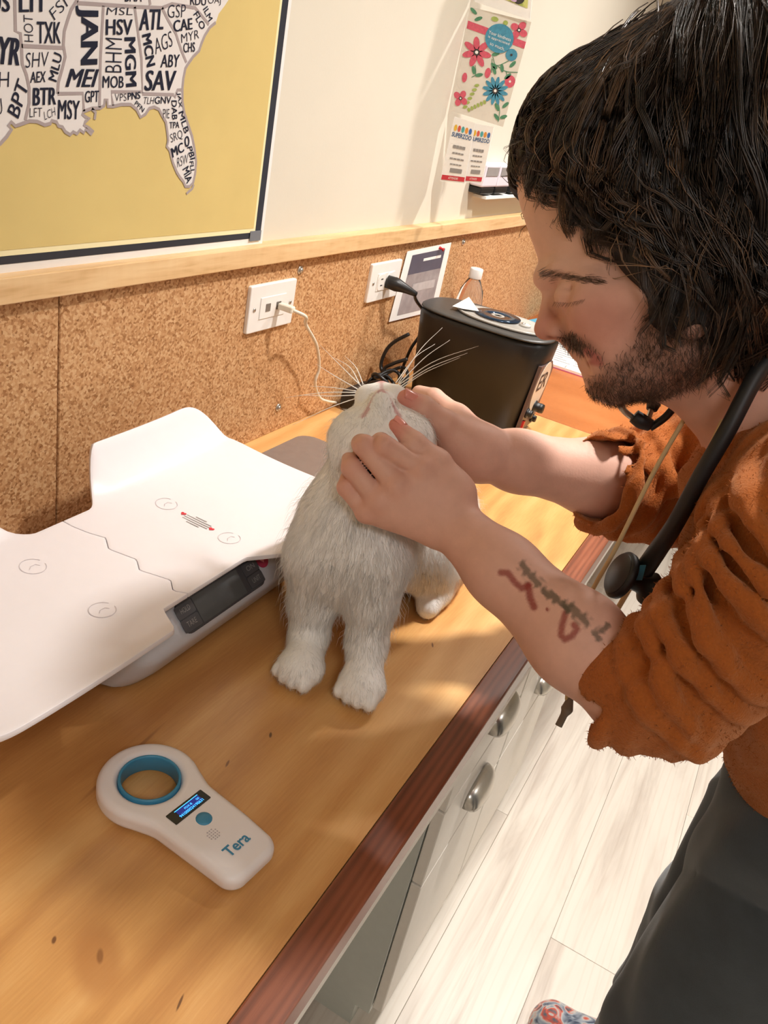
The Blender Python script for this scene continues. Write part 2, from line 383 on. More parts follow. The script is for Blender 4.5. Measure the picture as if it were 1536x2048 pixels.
# round ceiling lamps, the last one an added fill
M_LAMPRIM = plain('lamp_rim_white', srgb(235, 233, 228), 0.4)
for i, (lx, ly, watt, rad, colr) in enumerate(LAMPS):
    e = empty('ceiling_lamp', (lx, ly, CEIL), ['round recessed ceiling lamp above the far end of the counter', 'round recessed ceiling lamp above the bending person', 'round ceiling lamp above the open floor', 'added round fill lamp on the ceiling behind the camera'][i], 'ceiling lamp')
    lathe('rim', [(rad * 1.0, -0.012), (rad * 1.25, -0.012), (rad * 1.3, 0.0)], (lx, ly, CEIL), (0, 0, 1), M_LAMPRIM, e)
    ld = bpy.data.lights.new('lamp_light', 'AREA'); ld.shape = 'DISK'; ld.size = rad * 2; ld.energy = watt; ld.color = colr; ld.spread = math.radians(125 if rad < .1 else 180)
    lo = bpy.data.objects.new('lamp_light', ld); COL.objects.link(lo); lo.location = (lx, ly, CEIL - 0.015); put(lo, e) if False else None
    lo.parent = e; lo.location = (0, 0, -0.015)

# ------------------------------------------------------------------ counter, desk, drawers
FRONT = 0.124; CH = 0.156; XEND = 1.70
ct = empty('countertop', (0.5, 0.42, TOP - 0.03), 'long lacquered maple worktop with dark cherry front strip against the cork wall', 'worktop')
box('maple_panel', (-1.2, CH, TOP - 0.03), (XEND, 0.712, TOP), M_MAPLE, ct)
box('edge_strip', (-1.2, FRONT, TOP - 0.03), (XEND, CH - 0.0003, TOP), M_CHERRY, ct, 0.002, 2)
box('underside_edging', (-1.2, FRONT + 0.001, TOP - 0.045), (XEND, FRONT + 0.03, TOP - 0.0302), M_WHITEP, ct)
dk = empty('desk_top', (2.5, 0.3, TOP - 0.03), 'orange cherry desk top joining the far end of the worktop', 'desk')
box('top_panel', (XEND + 0.001, FRONT, TOP - 0.03), (3.4, 0.712, TOP + 0.001), M_DESK, dk, 0.002, 1)
box('leg_panel', (XEND + 0.05, 0.20, 0), (XEND + 0.07, 0.70, TOP - 0.03), M_WHITEP, dk)
box('leg_panel', (3.3, 0.2, 0), (3.32, 0.70, TOP - 0.03), M_WHITEP, dk)
def cup_pull(cx, cz, yf, par, w=0.10, h=0.034, d=0.026):
    V = []; Fs = []; nu, nv = 14, 7
    for i in range(nu + 1):
        for j in range(nv + 1):
            a = math.pi * i / nu; s = math.sin(a) ** 0.45
            b_ = 0.5 * math.pi * j / nv
            x = cx - math.cos(a) * w / 2
            V.append((x, yf - 0.0015 - d * s * math.sin(b_) , cz + h * (-0.5) + h * s * math.cos(b_)))
    for i in range(nu):
        for j in range(nv): Fs.append((i * (nv + 1) + j, (i + 1) * (nv + 1) + j, (i + 1) * (nv + 1) + j + 1, i * (nv + 1) + j + 1))
    o = mesh_obj('cup_pull', V, Fs, M_STEEL, par, True)
    md = o.modifiers.new('s', 'SOLIDIFY'); md.thickness = 0.0015
    return o
def drawer_unit(x0, x1, label):
    e = empty('drawer_cabinet', ((x0 + x1) / 2, 0.42, 0), label, 'cabinet')
    box('body', (x0, 0.19, 0.07), (x1, 0.69, TOP - 0.031), M_GREYP, e, 0.001, 1)
    box('plinth', (x0 + 0.01, 0.22, 0.0), (x1 - 0.01, 0.66, 0.07), M_GREYP, e)
    zs = [0.085, 0.41, 0.57, 0.73, 0.862]
    for k in range(4):
        d = box('drawer' if k else 'door', (x0 + 0.003, 0.171, zs[k] + 0.0015), (x1 - 0.003, 0.1885, zs[k + 1] - 0.0025), M_WHITEP, e, 0.0015, 1)
        if k: cup_pull((x0 + x1) / 2, zs[k + 1] - 0.072, 0.171, d)
    return e
drawer_unit(0.88, 1.218, 'white drawer cabinet under the worktop, the one nearer the chip scanner')
drawer_unit(1.222, 1.60, 'white drawer cabinet under the worktop, the farther of the two')
# ------------------------------------------------------------------ implicit-surface modelling (smooth unions meshed on a lattice)
class Field:
    def __init__(s, res): s.res = res; s.ops = []
    def _push(s, mode, k, lo, hi, fn): s.ops.append((mode, k, np.array(lo, float) - k - 3 * s.res, np.array(hi, float) + k + 3 * s.res, fn))
    def cone(s, a, b, ra, rb, k=0.004, mode='add', sq=None):
        """tapered capsule between a and b"""
        a = np.array(a, float); b = np.array(b, float); r = max(ra, rb); ba = b - a; L2 = float(ba @ ba) + 1e-12
        def fn(P):
            pa = P - a; t = np.clip((pa @ ba) / L2, 0, 1); pa -= t[:, None] * ba
            return np.sqrt(np.einsum('ij,ij->i', pa, pa)) - (ra + (rb - ra) * t)
        s._push(mode, k, np.minimum(a, b) - r, np.maximum(a, b) + r, fn)
    def chain(s, pts, rads, k=0.004, mode='add', kj=0.003):
        for i in range(len(pts) - 1): s.cone(pts[i], pts[i + 1], rads[i], rads[i + 1], k if i == 0 else kj, mode)
    def ell(s, c, r, R=None, k=0.006, mode='add'):
        c = np.array(c, float); r = np.array(r, float); R_ = np.eye(3) if R is None else np.array(R, float)
        ext = np.abs(R_.T) @ r
        def fn(P):
            q = ((P - c) @ R_.T) / r; k0 = np.sqrt(np.einsum('ij,ij->i', q, q)); q /= r; k1 = np.sqrt(np.einsum('ij,ij->i', q, q)) + 1e-9
            return k0 * (k0 - 1) / k1
        s._push(mode, k, c - ext, c + ext, fn)
    def custom(s, fn, lo, hi, k=0.003, mode='add'): s._push(mode, k, lo, hi, fn)
    def eval(s, P, blo, bhi):
        d = np.full(len(P), 1.0)
        if getattr(s, '_n', 0) != len(s.ops): s._n = len(s.ops); s._lo = np.array([o[2] for o in s.ops]); s._hi = np.array([o[3] for o in s.ops])
        for oi in np.nonzero(np.all((s._lo <= bhi) & (s._hi >= blo), 1))[0]:
            mode, k, lo, hi, fn = s.ops[oi]
            e = fn(P)
            if mode == 'add':
                h = np.maximum(k - np.abs(d - e), 0) / k; d = np.minimum(d, e) - h * h * k * 0.25
            elif mode == 'sub':
                e = -e; h = np.maximum(k - np.abs(d - e), 0) / k; d = np.maximum(d, e) + h * h * k * 0.25
            elif mode == 'disp':
                d = d + e
        return d
    def at(s, P):
        P = np.atleast_2d(P); return s.eval(P, P.min(0), P.max(0))
    def mesh(s, N=18):
        r = s.res; boxes = [(lo, hi) for m, k, lo, hi, f in s.ops if m == 'add']
        BL = np.array([b[0] for b in boxes]); BH = np.array([b[1] for b in boxes])
        lo = np.min([b[0] for b in boxes], 0) - 2 * r; hi = np.max([b[1] for b in boxes], 0) + 2 * r
        nb = np.ceil((hi - lo) / (r * N)).astype(int); VK, VP, QK = [], [], []
        g = np.arange(N + 2); I, Jx, K = np.meshgrid(g, g, g, indexing='ij'); base = np.stack([I, Jx, K], -1).reshape(-1, 3)
        S = 1 << 20
        for bi in range(nb[0]):
            for bj in range(nb[1]):
                for bk in range(nb[2]):
                    i0 = np.array([bi, bj, bk]) * N; blo = lo + i0 * r; bhi = blo + (N + 1) * r
                    if not np.any(np.all((BL <= bhi) & (BH >= blo), 1)): continue
                    c = (blo + bhi) / 2; rad = np.linalg.norm(bhi - blo) / 2
                    if abs(s.eval(c[None], blo, bhi)[0]) > rad * 1.35 + .014: continue
                    D = s.eval(blo + base * r, blo, bhi).reshape(N + 2, N + 2, N + 2)
                    neg = D < 0
                    if neg.all() or not neg.any(): continue
                    n1 = N + 1
                    cnt = np.zeros((n1, n1, n1), int)
                    for dx in (0, 1):
                        for dy in (0, 1):
                            for dz in (0, 1): cnt += neg[dx:dx + n1, dy:dy + n1, dz:dz + n1]
                    act = (cnt > 0) & (cnt < 8); act[N:, :, :] = False; act[:, N:, :] = False; act[:, :, N:] = False
                    ci = np.argwhere(act)
                    if len(ci):
                        acc = np.zeros((len(ci), 3)); w = np.zeros(len(ci))
                        for ax in range(3):
                            o1, o2 = [(1, 2), (0, 2), (0, 1)][ax]
                            for p in (0, 1):
                                for q in (0, 1):
                                    a = ci.copy(); a[:, o1] += p; a[:, o2] += q; b = a.copy(); b[:, ax] += 1
                                    da = D[a[:, 0], a[:, 1], a[:, 2]]; db = D[b[:, 0], b[:, 1], b[:, 2]]
                                    m = (da < 0) != (db < 0); t = np.where(m, da / np.where(da == db, 1, da - db), 0)
                                    pos = a.astype(float); pos[:, ax] += t; acc += pos * m[:, None]; w += m
                        VP.append(lo + (i0 + acc / w[:, None]) * r); gi = ci + i0; VK.append((gi[:, 0] * S + gi[:, 1]) * S + gi[:, 2])
                    for ax in range(3):
                        o1, o2 = [(1, 2), (2, 0), (0, 1)][ax]
                        sl = [slice(0, N)] * 3; a = neg[:N, :N, :N]; sh = [slice(0, N)] * 3; sh[ax] = slice(1, N + 1); b = neg[tuple(sh)]
                        e = np.argwhere(a != b)
                        if not len(e): continue
                        fl = a[e[:, 0], e[:, 1], e[:, 2]]; e = e + i0
                        def key(d1, d2):
                            x = e.copy(); x[:, o1] -= d1; x[:, o2] -= d2; return (x[:, 0] * S + x[:, 1]) * S + x[:, 2]
                        qd = np.stack([key(1, 1), key(0, 1), key(0, 0), key(1, 0)], 1); qd[~fl] = qd[~fl][:, ::-1]; QK.append(qd)
        VK = np.concatenate(VK); VP = np.concatenate(VP); QK = np.concatenate(QK)
        o = np.argsort(VK); VK = VK[o]; VP = VP[o]; ix = np.searchsorted(VK, QK); ix = np.minimum(ix, len(VK) - 1)
        ok = (VK[ix] == QK).all(1); return VP, ix[ok]
def relax(V, Q, it=2, lam=0.5):
    E = np.concatenate([Q[:, [0, 1]], Q[:, [1, 2]], Q[:, [2, 3]], Q[:, [3, 0]]])
    for _ in range(it):
        A = np.zeros_like(V); c = np.zeros(len(V))
        for d in range(3): A[:, d] = np.bincount(E[:, 0], V[E[:, 1], d], len(V)) + np.bincount(E[:, 1], V[E[:, 0], d], len(V))
        c = np.bincount(E[:, 0], minlength=len(V)) + np.bincount(E[:, 1], minlength=len(V))
        V = V + lam * (A / np.maximum(c, 1)[:, None] - V)
    return V
def normals(V, Q):
    n = np.cross(V[Q[:, 2]] - V[Q[:, 0]], V[Q[:, 3]] - V[Q[:, 1]]); N_ = np.zeros_like(V)
    for k in range(4):
        for d in range(3): N_[:, d] += np.bincount(Q[:, k], n[:, d], len(V))
    return N_ / (np.linalg.norm(N_, axis=1)[:, None] + 1e-12)
def in_poly(uv, poly):
    x, y = uv[:, 0], uv[:, 1]; r = np.zeros(len(uv), bool); n = len(poly); j = n - 1
    for i in range(n):
        xi, yi = poly[i]; xj, yj = poly[j]
        if yi != yj: r ^= ((yi > y) != (yj > y)) & (x < (xj - xi) * (y - yi) / (yj - yi) + xi)
        j = i
    return r
def seg_dist(uv, pts):
    d = np.full(len(uv), 1e9); pts = np.array(pts, float)
    for a, b in zip(pts[:-1], pts[1:]):
        ba = b - a; t = np.clip(((uv - a) @ ba) / (ba @ ba), 0, 1); d = np.minimum(d, np.linalg.norm(uv - a - t[:, None] * ba, axis=1))
    return d
def surf_points(V, Q, n, rng, mask=None):
    a, b, c, d = V[Q[:, 0]], V[Q[:, 1]], V[Q[:, 2]], V[Q[:, 3]]
    ar = np.linalg.norm(np.cross(c - a, d - b), axis=1)
    if mask is not None: ar = ar * mask
    f = rng.choice(len(Q), n, p=ar / ar.sum()); s, t = rng.random(n)[:, None], rng.random(n)[:, None]
    return (a[f] * (1 - s) + b[f] * s) * (1 - t) + (d[f] * (1 - s) + c[f] * s) * t, f
def strands(name, paths, w0, mat, parent, nrm=None, cols=None, taper=(1.0, 0.9, 0.15)):
    """paths (n, m, 3): thin three-sided hairs as ONE mesh"""
    n, m, _ = paths.shape; T = np.gradient(paths, axis=1); T /= np.linalg.norm(T, axis=2)[..., None] + 1e-12
    a = np.zeros_like(T); a[..., 2] = 1; a[np.abs(T[..., 2]) > .9] = (1, 0, 0)
    X = np.cross(a, T); X /= np.linalg.norm(X, axis=2)[..., None] + 1e-12; Y = np.cross(T, X)
    w = np.interp(np.linspace(0, 1, m), np.linspace(0, 1, len(taper)), taper)[None, :, None] * (w0 if np.isscalar(w0) else np.asarray(w0)[:, None, None])
    R = [paths + w * (math.cos(q) * X + math.sin(q) * Y) for q in (0, 2.0944, 4.18879)]
    V = np.stack(R, 2).reshape(-1, 3)
    i = np.arange(n)[:, None, None] * m * 3; j = np.arange(m - 1)[None, :, None] * 3; k = np.arange(3)[None, None, :]; k2 = (k + 1) % 3
    Fq = np.stack([i + j + k, i + j + k2, i + j + 3 + k2, i + j + 3 + k], -1).reshape(-1, 4)
    cc = None
    if cols is not None: cc = np.repeat(cols, m * 3, axis=0)
    o = np_mesh(name, V, Fq, mat, parent, True, cc)
    if nrm is not None: o.data.normals_split_custom_set_from_vertices(np.repeat(nrm, m * 3, axis=0))
    return o

def biggest(V, Q):
    """keep the largest connected shell"""
    E = np.concatenate([Q[:, [0, 1]], Q[:, [1, 2]], Q[:, [2, 3]], Q[:, [3, 0]]]); lb = np.arange(len(V))
    for _ in range(400):
        m = np.minimum(lb[E[:, 0]], lb[E[:, 1]]); n = lb.copy(); np.minimum.at(n, E[:, 0], m); np.minimum.at(n, E[:, 1], m); n = n[n]
        if (n == lb).all(): break
        lb = n
    u, c = np.unique(lb, return_counts=True); keep = lb == u[np.argmax(c)]; ix = np.cumsum(keep) - 1; q = Q[keep[Q].all(1)]; return V[keep], ix[q]
# ------------------------------------------------------------------ map poster on the wall
YP = 0.712
def wp(u, v, y=YP): return wy(u, v, y)
ZS = 0.390625
def z1(p, lift=0.0): q = wp(p[0] * ZS, p[1] * ZS, YP - lift); return q
M_PAPER = plain('glossy_white_laminate', srgb(240, 238, 236), 0.25, var=0.01)
M_NAVY = plain('print_navy', srgb(52, 56, 66), 0.3, var=0.05)
M_OCHRE = plain('print_ochre', srgb(220, 197, 130), 0.35, var=0.03, vs=12)
M_CREAMLINE = plain('print_cream', srgb(246, 236, 190), 0.4, var=0.01)
M_LAND = plain('print_offwhite', srgb(232, 228, 226), 0.35, var=0.01)
M_BORDER = plain('print_mauve_grey', srgb(172, 160, 160), 0.4, var=0.02)
M_INK = plain('print_ink', srgb(30, 36, 56), 0.35, var=0.05)
c_out = wp(519, 490); c_navy = wp(519.5, 475); c_och = wp(506, 456)
XL, ZT = 0.05, 2.15
poster = empty('map_poster', (0.7, 0.716, c_out[2]), 'large laminated map poster of airport codes on ochre with navy border', 'poster')
def flat(name, x0, x1, z0, z1_, yf, th, mat, par): return box(name, (x0, yf, z0), (x1, yf + th, z1_), mat, par)
flat('laminate_sheet', XL, c_out[0] + 0.006, c_out[2], ZT, YP, 0.003, M_PAPER, poster)
flat('navy_border', XL + 0.03, c_navy[0], c_navy[2], ZT - 0.03, YP - 0.0004, 0.0004, M_NAVY, poster)
flat('cream_line', XL + 0.045, c_och[0] + 0.005, c_och[2] - 0.006, ZT - 0.045, YP - 0.0008, 0.0004, M_CREAMLINE, poster)
flat('sea', XL + 0.048, c_och[0], c_och[2], ZT - 0.05, YP - 0.0012, 0.0004, M_OCHRE, poster)
coast = [(-60, 775), (0, 738), (35, 700), (60, 662), (43, 642), (58, 624), (80, 645), (110, 635), (150, 620), (190, 622), (230, 640), (260, 632), (265, 618), (290, 625), (300, 645), (320, 650), (335, 675), (360, 690), (375, 675), (395, 685), (410, 665), (430, 680), (440, 660), (468, 688), (478, 675), (455, 655), (430, 640), (440, 620), (460, 605), (440, 600), (422, 585), (430, 570), (470, 555), (515, 553), (535, 540), (538, 510), (550, 510), (552, 545), (580, 545), (620, 535), (670, 535), (700, 560), (720, 600), (745, 585), (765, 555), (790, 548), (815, 560), (830, 590), (850, 625), (858, 680), (862, 720), (855, 750), (870, 770), (885, 830), (905, 880), (920, 905), (940, 930), (950, 955), (970, 955), (990, 935), (1000, 890), (1005, 830), (998, 770), (985, 700), (965, 640), (945, 580), (935, 520), (935, 450), (940, 400), (950, 350), (965, 325), (990, 290), (1020, 260), (1035, 215), (1050, 180), (1075, 140), (1105, 115), (1120, 70), (1150, 30), (1170, 0), (1200, -60), (1230, -200), (1270, -420), (-60, -420)]
from mathutils.geometry import delaunay_2d_cdt
LP = [z1(p, 0.0016) for p in coast]
cv, _, cf, _, _, _ = delaunay_2d_cdt([Vector((p[0], p[2])) for p in LP], [(i, (i + 1) % len(LP)) for i in range(len(LP))], [list(range(len(LP)))], 1, 1e-6)
mesh_obj('land', [(v.x, YP - 0.0016, v.y) for v in cv], cf, M_LAND, poster)
lines = [coast[:77], [(75, -60), (80, 160), (105, 170), (110, 235)], [(110, 235), (210, 240), (320, 245)],
         [(110, 235), (115, 330), (135, 380), (150, 450), (150, 530), (130, 615)],
         [(420, -40), (365, 50), (345, 110), (330, 160), (325, 230), (335, 290), (320, 350), (300, 420), (295, 480)],
         [(295, 480), (425, 478), (430, 570)], [(395, 15), (700, 35), (830, 40), (880, 20), (1000, 40), (1070, 125)],
         [(530, 30), (515, 300), (510, 550)], [(690, 35), (725, 300), (730, 470), (570, 470), (580, 540)],
         [(730, 480), (890, 485), (895, 500), (910, 460), (930, 460)], [(830, 40), (860, 100), (900, 170), (930, 260), (955, 320)],
         [(760, -40), (770, 25)], [(993, 945), (985, 965), (955, 992)], [(470, 557), (490, 575), (485, 612)]]
J = Joined()
for ln in lines:
    J.add(*ribbon2(np.array([z1(p, 0.0019) for p in ln]), 0.0034, (0, 1, 0)))
J.build('borders', M_BORDER, poster)
codes = [('JAN', (388, 35), (385, 328), (505, 38), 2), ('MEI', (338, 445), (478, 445), (365, 352), 2), ('MSL', (545, 77), (678, 77), (550, 38), 0), ('HSV', (543, 180), (675, 178), (545, 98), 2),
         ('BHM', (622, 372), (625, 198), (540, 370), 0), ('MGM', (637, 195), (645, 443), (694, 193), 2), ('MOB', (525, 450), (632, 450), (527, 388), 1), ('GPT', (435, 525), (505, 522), (437, 465), 1),
         ('ATL', (714, 155), (833, 150), (722, 48), 2), ('MCN', (727, 182), (752, 343), (772, 170), 2), ('AGS', (797, 280), (885, 235), (788, 200), 0), ('ABY', (822, 345), (915, 342), (828, 280), 1),
         ('SAV', (740, 465), (890, 462), (752, 360), 2), ('GSP', (858, 92), (950, 88), (860, 25), 0), ('CAE', (890, 165), (985, 150), (888, 105), 2), ('FLO', (990, 75), (1030, 155), (1015, 55), 1),
         ('ILM', (1040, 48), (1068, 112), (1062, 30), 1), ('MYR', (930, 220), (1020, 195), (928, 175), 0), ('CHS', (940, 270), (998, 265), (940, 220), 1), ('RDU', (975, 25), (1055, 28), (975, -20), 1),
         ('OAJ', (1065, 30), (1130, 28), (1066, -18), 0), ('HOT', (172, 215), (168, 80), (125, 212), 0), ('TXK', (190, 222), (310, 222), (190, 110), 1), ('SHV', (130, 348), (245, 340), (135, 270), 0),
         ('MLU', (290, 420), (320, 283), (248, 405), 1), ('AEX', (155, 425), (232, 420), (158, 368), 1), ('BTR', (170, 540), (285, 535), (172, 450), 2), ('LFT', (152, 600), (215, 598), (153, 553), 0),
         ('LCH', (230, 615), (285, 590), (225, 572), 0), ('MSY', (297, 610), (405, 612), (300, 510), 1), ('VPS', (588, 518), (648, 516), (588, 480), 0), ('PNS', (655, 512), (718, 505), (655, 475), 2),
         ('PFN', (688, 535), (730, 575), (700, 515), 1), ('TLH', (732, 532), (785, 532), (738, 497), 0), ('GNV', (792, 532), (875, 530), (794, 495), 1), ('JAX', (903, 475), (912, 552), (925, 473), 1),
         ('DAB', (878, 515), (882, 612), (905, 515), 1), ('PIE', (836, 605), (868, 605), (836, 558), 0), ('MLB', (914, 577), (945, 685), (938, 566), 1), ('TPA', (868, 658), (918, 655), (868, 625), 1),
         ('SRQ', (878, 738), (938, 712), (870, 688), 0), ('MC', (885, 808), (943, 775), (875, 760), 2), ('O', (948, 755), (970, 748), (945, 700), 2), ('PBI', (958, 755), (975, 818), (983, 748), 1),
         ('RSW', (908, 858), (963, 835), (908, 808), 0), ('FLL', (970, 828), (978, 887), (990, 825), 1), ('MIA', (935, 868), (956, 942), (965, 848), 1), ('LIT', (100, 62), (240, 60), (100, -40), 2),
         ('FSM', (280, 105), (385, -10), (250, 55), 0), ('TYR', (-75, 322), (95, 335), (-60, 180), 2), ('IAH', (-90, 450), (45, 445), (-88, 370), 0), ('BPT', (95, 608), (148, 440), (38, 570), 1),
         ('HOU', (-110, 640), (15, 580), (-120, 560), 0), ('TUS', (-120, 62), (48, 60), (-120, -40), 2), ('BNA', (640, 8), (725, 8), (640, -50), 1)]
J = Joined()
for s, bl, br, tl, wgt in codes:
    A_, B_, C_ = z1(bl, 0.0021), z1(br, 0.0021), z1(tl, 0.0021); ex_ = (B_ - A_) / np.linalg.norm(B_ - A_) * np.linalg.norm(C_ - A_); ey_ = (C_ - A_)
    J.text(s, A_, B_, C_, -0.012 if wgt == 0 else 0.0)
    for k_ in range(1, 1 + 2 * wgt):   # heavier weights: the strokes doubled side by side
        d_ = (0.022 * ((k_ + 1) // 2) * (1 if k_ % 2 else -1)); lf = np.array([0, -0.00002 * k_, 0])
        J.text(s, A_ + ex_ * d_ + lf, B_ + ex_ * d_ + lf, C_ + ex_ * d_ + lf, 0.0)
J.build('airport_codes', M_INK, poster)
# clear laminate clip at the corner
cl = wp(505, 470); flat('corner_clip', cl[0] - 0.008, cl[0] + 0.018, cl[2] - 0.008, cl[2] + 0.006, YP - 0.002, 0.0008, plain('clear_tape', srgb(120, 124, 132), 0.15, var=0.05), poster)

# ------------------------------------------------------------------ cards hung edge-on to the wall at x = 1.63
XC = 1.63
def cx_(u, v, lift=0.0): return wx(u, v, XC - lift)
def slab(name, quad, th, mat, par=None, lift=0.0):
    """quad of pixel corners (tl, tr, br, bl) on the card plane; thickness goes away from the viewer"""
    P = [cx_(u, v, lift) for u, v in quad]; n = np.array([th, 0, 0])
    V = [*P, *[p + n for p in P]]
    return mesh_obj(name, V, [(3, 2, 1, 0), (4, 5, 6, 7), (0, 1, 5, 4), (1, 2, 6, 5), (2, 3, 7, 6), (3, 0, 4, 7)], mat, par)
def quadmap(q):
    tl, tr, br, bl = [np.array(p, float) for p in q]
    return lambda s, t: (tl * (1 - s) * (1 - t) + tr * s * (1 - t) + br * s * t + bl * (1 - s) * t)
M_CARD = plain('card_stock_grey_white', srgb(226, 220, 208), 0.5, var=0.02)
M_PINK = plain('print_pink', srgb(214, 92, 112), 0.5, var=0.12, vs=200)
M_TEAL = plain('print_teal', srgb(70, 146, 176), 0.5, var=0.12, vs=200)
M_LEAF = plain('print_leaf_green', srgb(80, 140, 106), 0.5, var=0.15, vs=200)
M_LIME = plain('print_lime', srgb(164, 182, 96), 0.5, var=0.12, vs=200)
M_CHAR = plain('print_charcoal', srgb(60, 54, 54), 0.5)
M_PWHITE = plain('print_white', srgb(246, 244, 240), 0.5, var=0.01)
q = [(941, 14), (1063, 44), (1006, 254), (903, 222)]
gc = empty('greeting_card', cx_(955, 235), 'floral thank-you card with blue circle hanging above the two name badges', 'card')
slab('card_sheet', q, 0.0012, M_CARD, gc)
QM = quadmap(q)
def onq(s, t, lift, qm=None): p = (qm or QM)(s, t); return cx_(p[0], p[1], lift)
def blob(Jn, s, t, rs, rt, ang=0, lift=0.0006, n=14, qm=None, asp=1.0):
    ca, sa = math.cos(ang), math.sin(ang); V = []
    for k in range(n):
        a = 2 * math.pi * k / n; x, y = rs * math.cos(a), rt * math.sin(a)
        V.append(onq(s + (x * ca - y * sa), t + (x * sa + y * ca) * 0.58, lift, qm))
    Jn.add(V, [tuple(range(n))[::-1]])
band = Joined(); band.add([onq(0, .13, .0004), onq(1, .19, .0004), onq(1, .255, .0004), onq(0, .205, .0004)], [(3, 2, 1, 0)]); band.build('pink_band', M_PINK, gc)
Jp, Jt, Jl, Jm, Jc, Jw = [Joined() for _ in range(6)]
def flower(Jn, s, t, r, n, fat=0.42, a0=0):
    mt_ = M_PINK if Jn is Jp else M_TEAL; Jn = Joined()
    for k in range(n):
        a = a0 + 2 * math.pi * k / n; blob(Jn, s + 0.6 * r * math.cos(a), t + 0.6 * r * math.sin(a) * 0.58, r * 0.5, r * fat * 0.55, a, 0.0007)
    o = Jn.build('flower', mt_, gc); a_ = Joined(); blob(a_, s, t, r * 0.24, r * 0.24, 0, 0.0010); a_.build('flower_ring', M_CHAR, o)
    a_ = Joined(); blob(a_, s, t, r * 0.12, r * 0.12, 0, 0.0013); a_.build('flower_centre', M_PWHITE, o)
def bud(mt_, s, t, rs, rt, dot=None):
    a_ = Joined(); blob(a_, s, t, rs, rt); o = a_.build('bud', mt_, gc)
    if dot: a_ = Joined(); blob(a_, s, t, .02, .02, 0, .001); a_.build('bud_centre', dot, o)
flower(Jp, .24, .40, .23, 7); flower(Jp, .84, .10, .14, 4, .75, .4); flower(Jp, .12, .86, .13, 4, .75, .4)
flower(Jt, .70, .70, .21, 12, .3); bud(M_TEAL, .82, .34, .10, .10, M_CHAR); bud(M_PINK, .91, .58, .09, .10, M_PWHITE)
bud(M_PINK, .50, .56, .05, .085); bud(M_PINK, .12, .66, .045, .08)
for s, t, a in [(.06, .03, .6), (.16, .09, -.6), (.56, .37, -.5), (.72, .48, 1.2), (.88, .42, -1), (.25, .57, 1.2), (.36, .60, -.4), (.80, .84, .8), (.94, .80, -.9), (.84, .93, .6), (.96, .91, -.5), (.58, .48, .5), (.60, .52, 1.0), (.85, .54, -.9)]:
    blob(Jl, s, t, .07, .03, a)
for k in range(6): blob(Jm, .36 - .025 * k, .70 + .045 * k, .045, .025, -.4); blob(Jm, .56 - .05 * k, .83 + .022 * k, .035, .025, .9)
blob(Jm, .42, .055, .06, .04); blob(Jm, .60, .065, .04, .04)
for ln in [[(.52, .40), (.62, .47), (.80, .40)], [(.62, .47), (.80, .50), (1.0, .48)], [(.52, .42), (.56, .55)], [(.26, .52), (.30, .60), (.24, .64)], [(.76, .76), (.86, .86), (.89, .97)], [(.80, .50), (.86, .56)]]:
    pts = np.array([onq(s, t, .0005) for s, t in ln]); Jl.add(*ribbon2(catmull(pts, 12), .0012, (1, 0, 0)))
tag(Jl.build('leaves', M_LEAF, gc), kind='stuff'); tag(Jm.build('lime_sprigs', M_LIME, gc), kind='stuff')
Jd = Joined(); blob(Jd, .56, .22, .235, .235, 0, .0013, 32); Jd.build('blue_circle', M_TEAL, gc)
Jx = Joined()
for s, a, b in (('Your kindness', .18, .38), ('is appreciated', .225, .37), ('so much.', .28, .26)):
    Jx.text(s, onq(.56 - b / 2, a + .02, .0016), onq(.56 + b / 2, a + .042, .0016), onq(.56 - b / 2, a - .012, .0016), -.005)
Jx.build('greeting_text', M_PWHITE, gc)
ph = empty('photo_print', cx_(1005, 20), 'white-bordered photo of green grass hung at the top above the floral card', 'photo')
q2 = [(900, -150), (1075, -110), (1060, 40), (950, 4)]
slab('print_sheet', q2, 0.001, M_PWHITE, ph, 0.004)
Q2 = quadmap(q2); G = Joined(); G.add([onq(.06, .05, .0045, Q2), onq(.94, .05, .0045, Q2), onq(.94, .86, .0045, Q2), onq(.10, .80, .0045, Q2)], [(3, 2, 1, 0)])
def grass():
    nt = NT('print_grass'); f = nt.noise(nt.coord(), 90, 4); nt.l(nt.ramp(f, [(.3, srgb(150, 170, 80)), (.6, srgb(214, 214, 130)), (.8, srgb(190, 196, 110))]), nt.b.inputs['Base Color']); nt.b.inputs['Roughness'].default_value = .4; return nt.m
G.build('photo_image', grass(), ph)
G = Joined(); blob(G, .80, .78, .07, .12, .5, .005, qm=Q2); G.build('dark_figure', M_CHAR, ph); G = Joined(); blob(G, .70, .80, .06, .05, .2, .0053, qm=Q2); G.build('lilac_figure', plain('print_lilac', srgb(206, 176, 208), .5), ph)
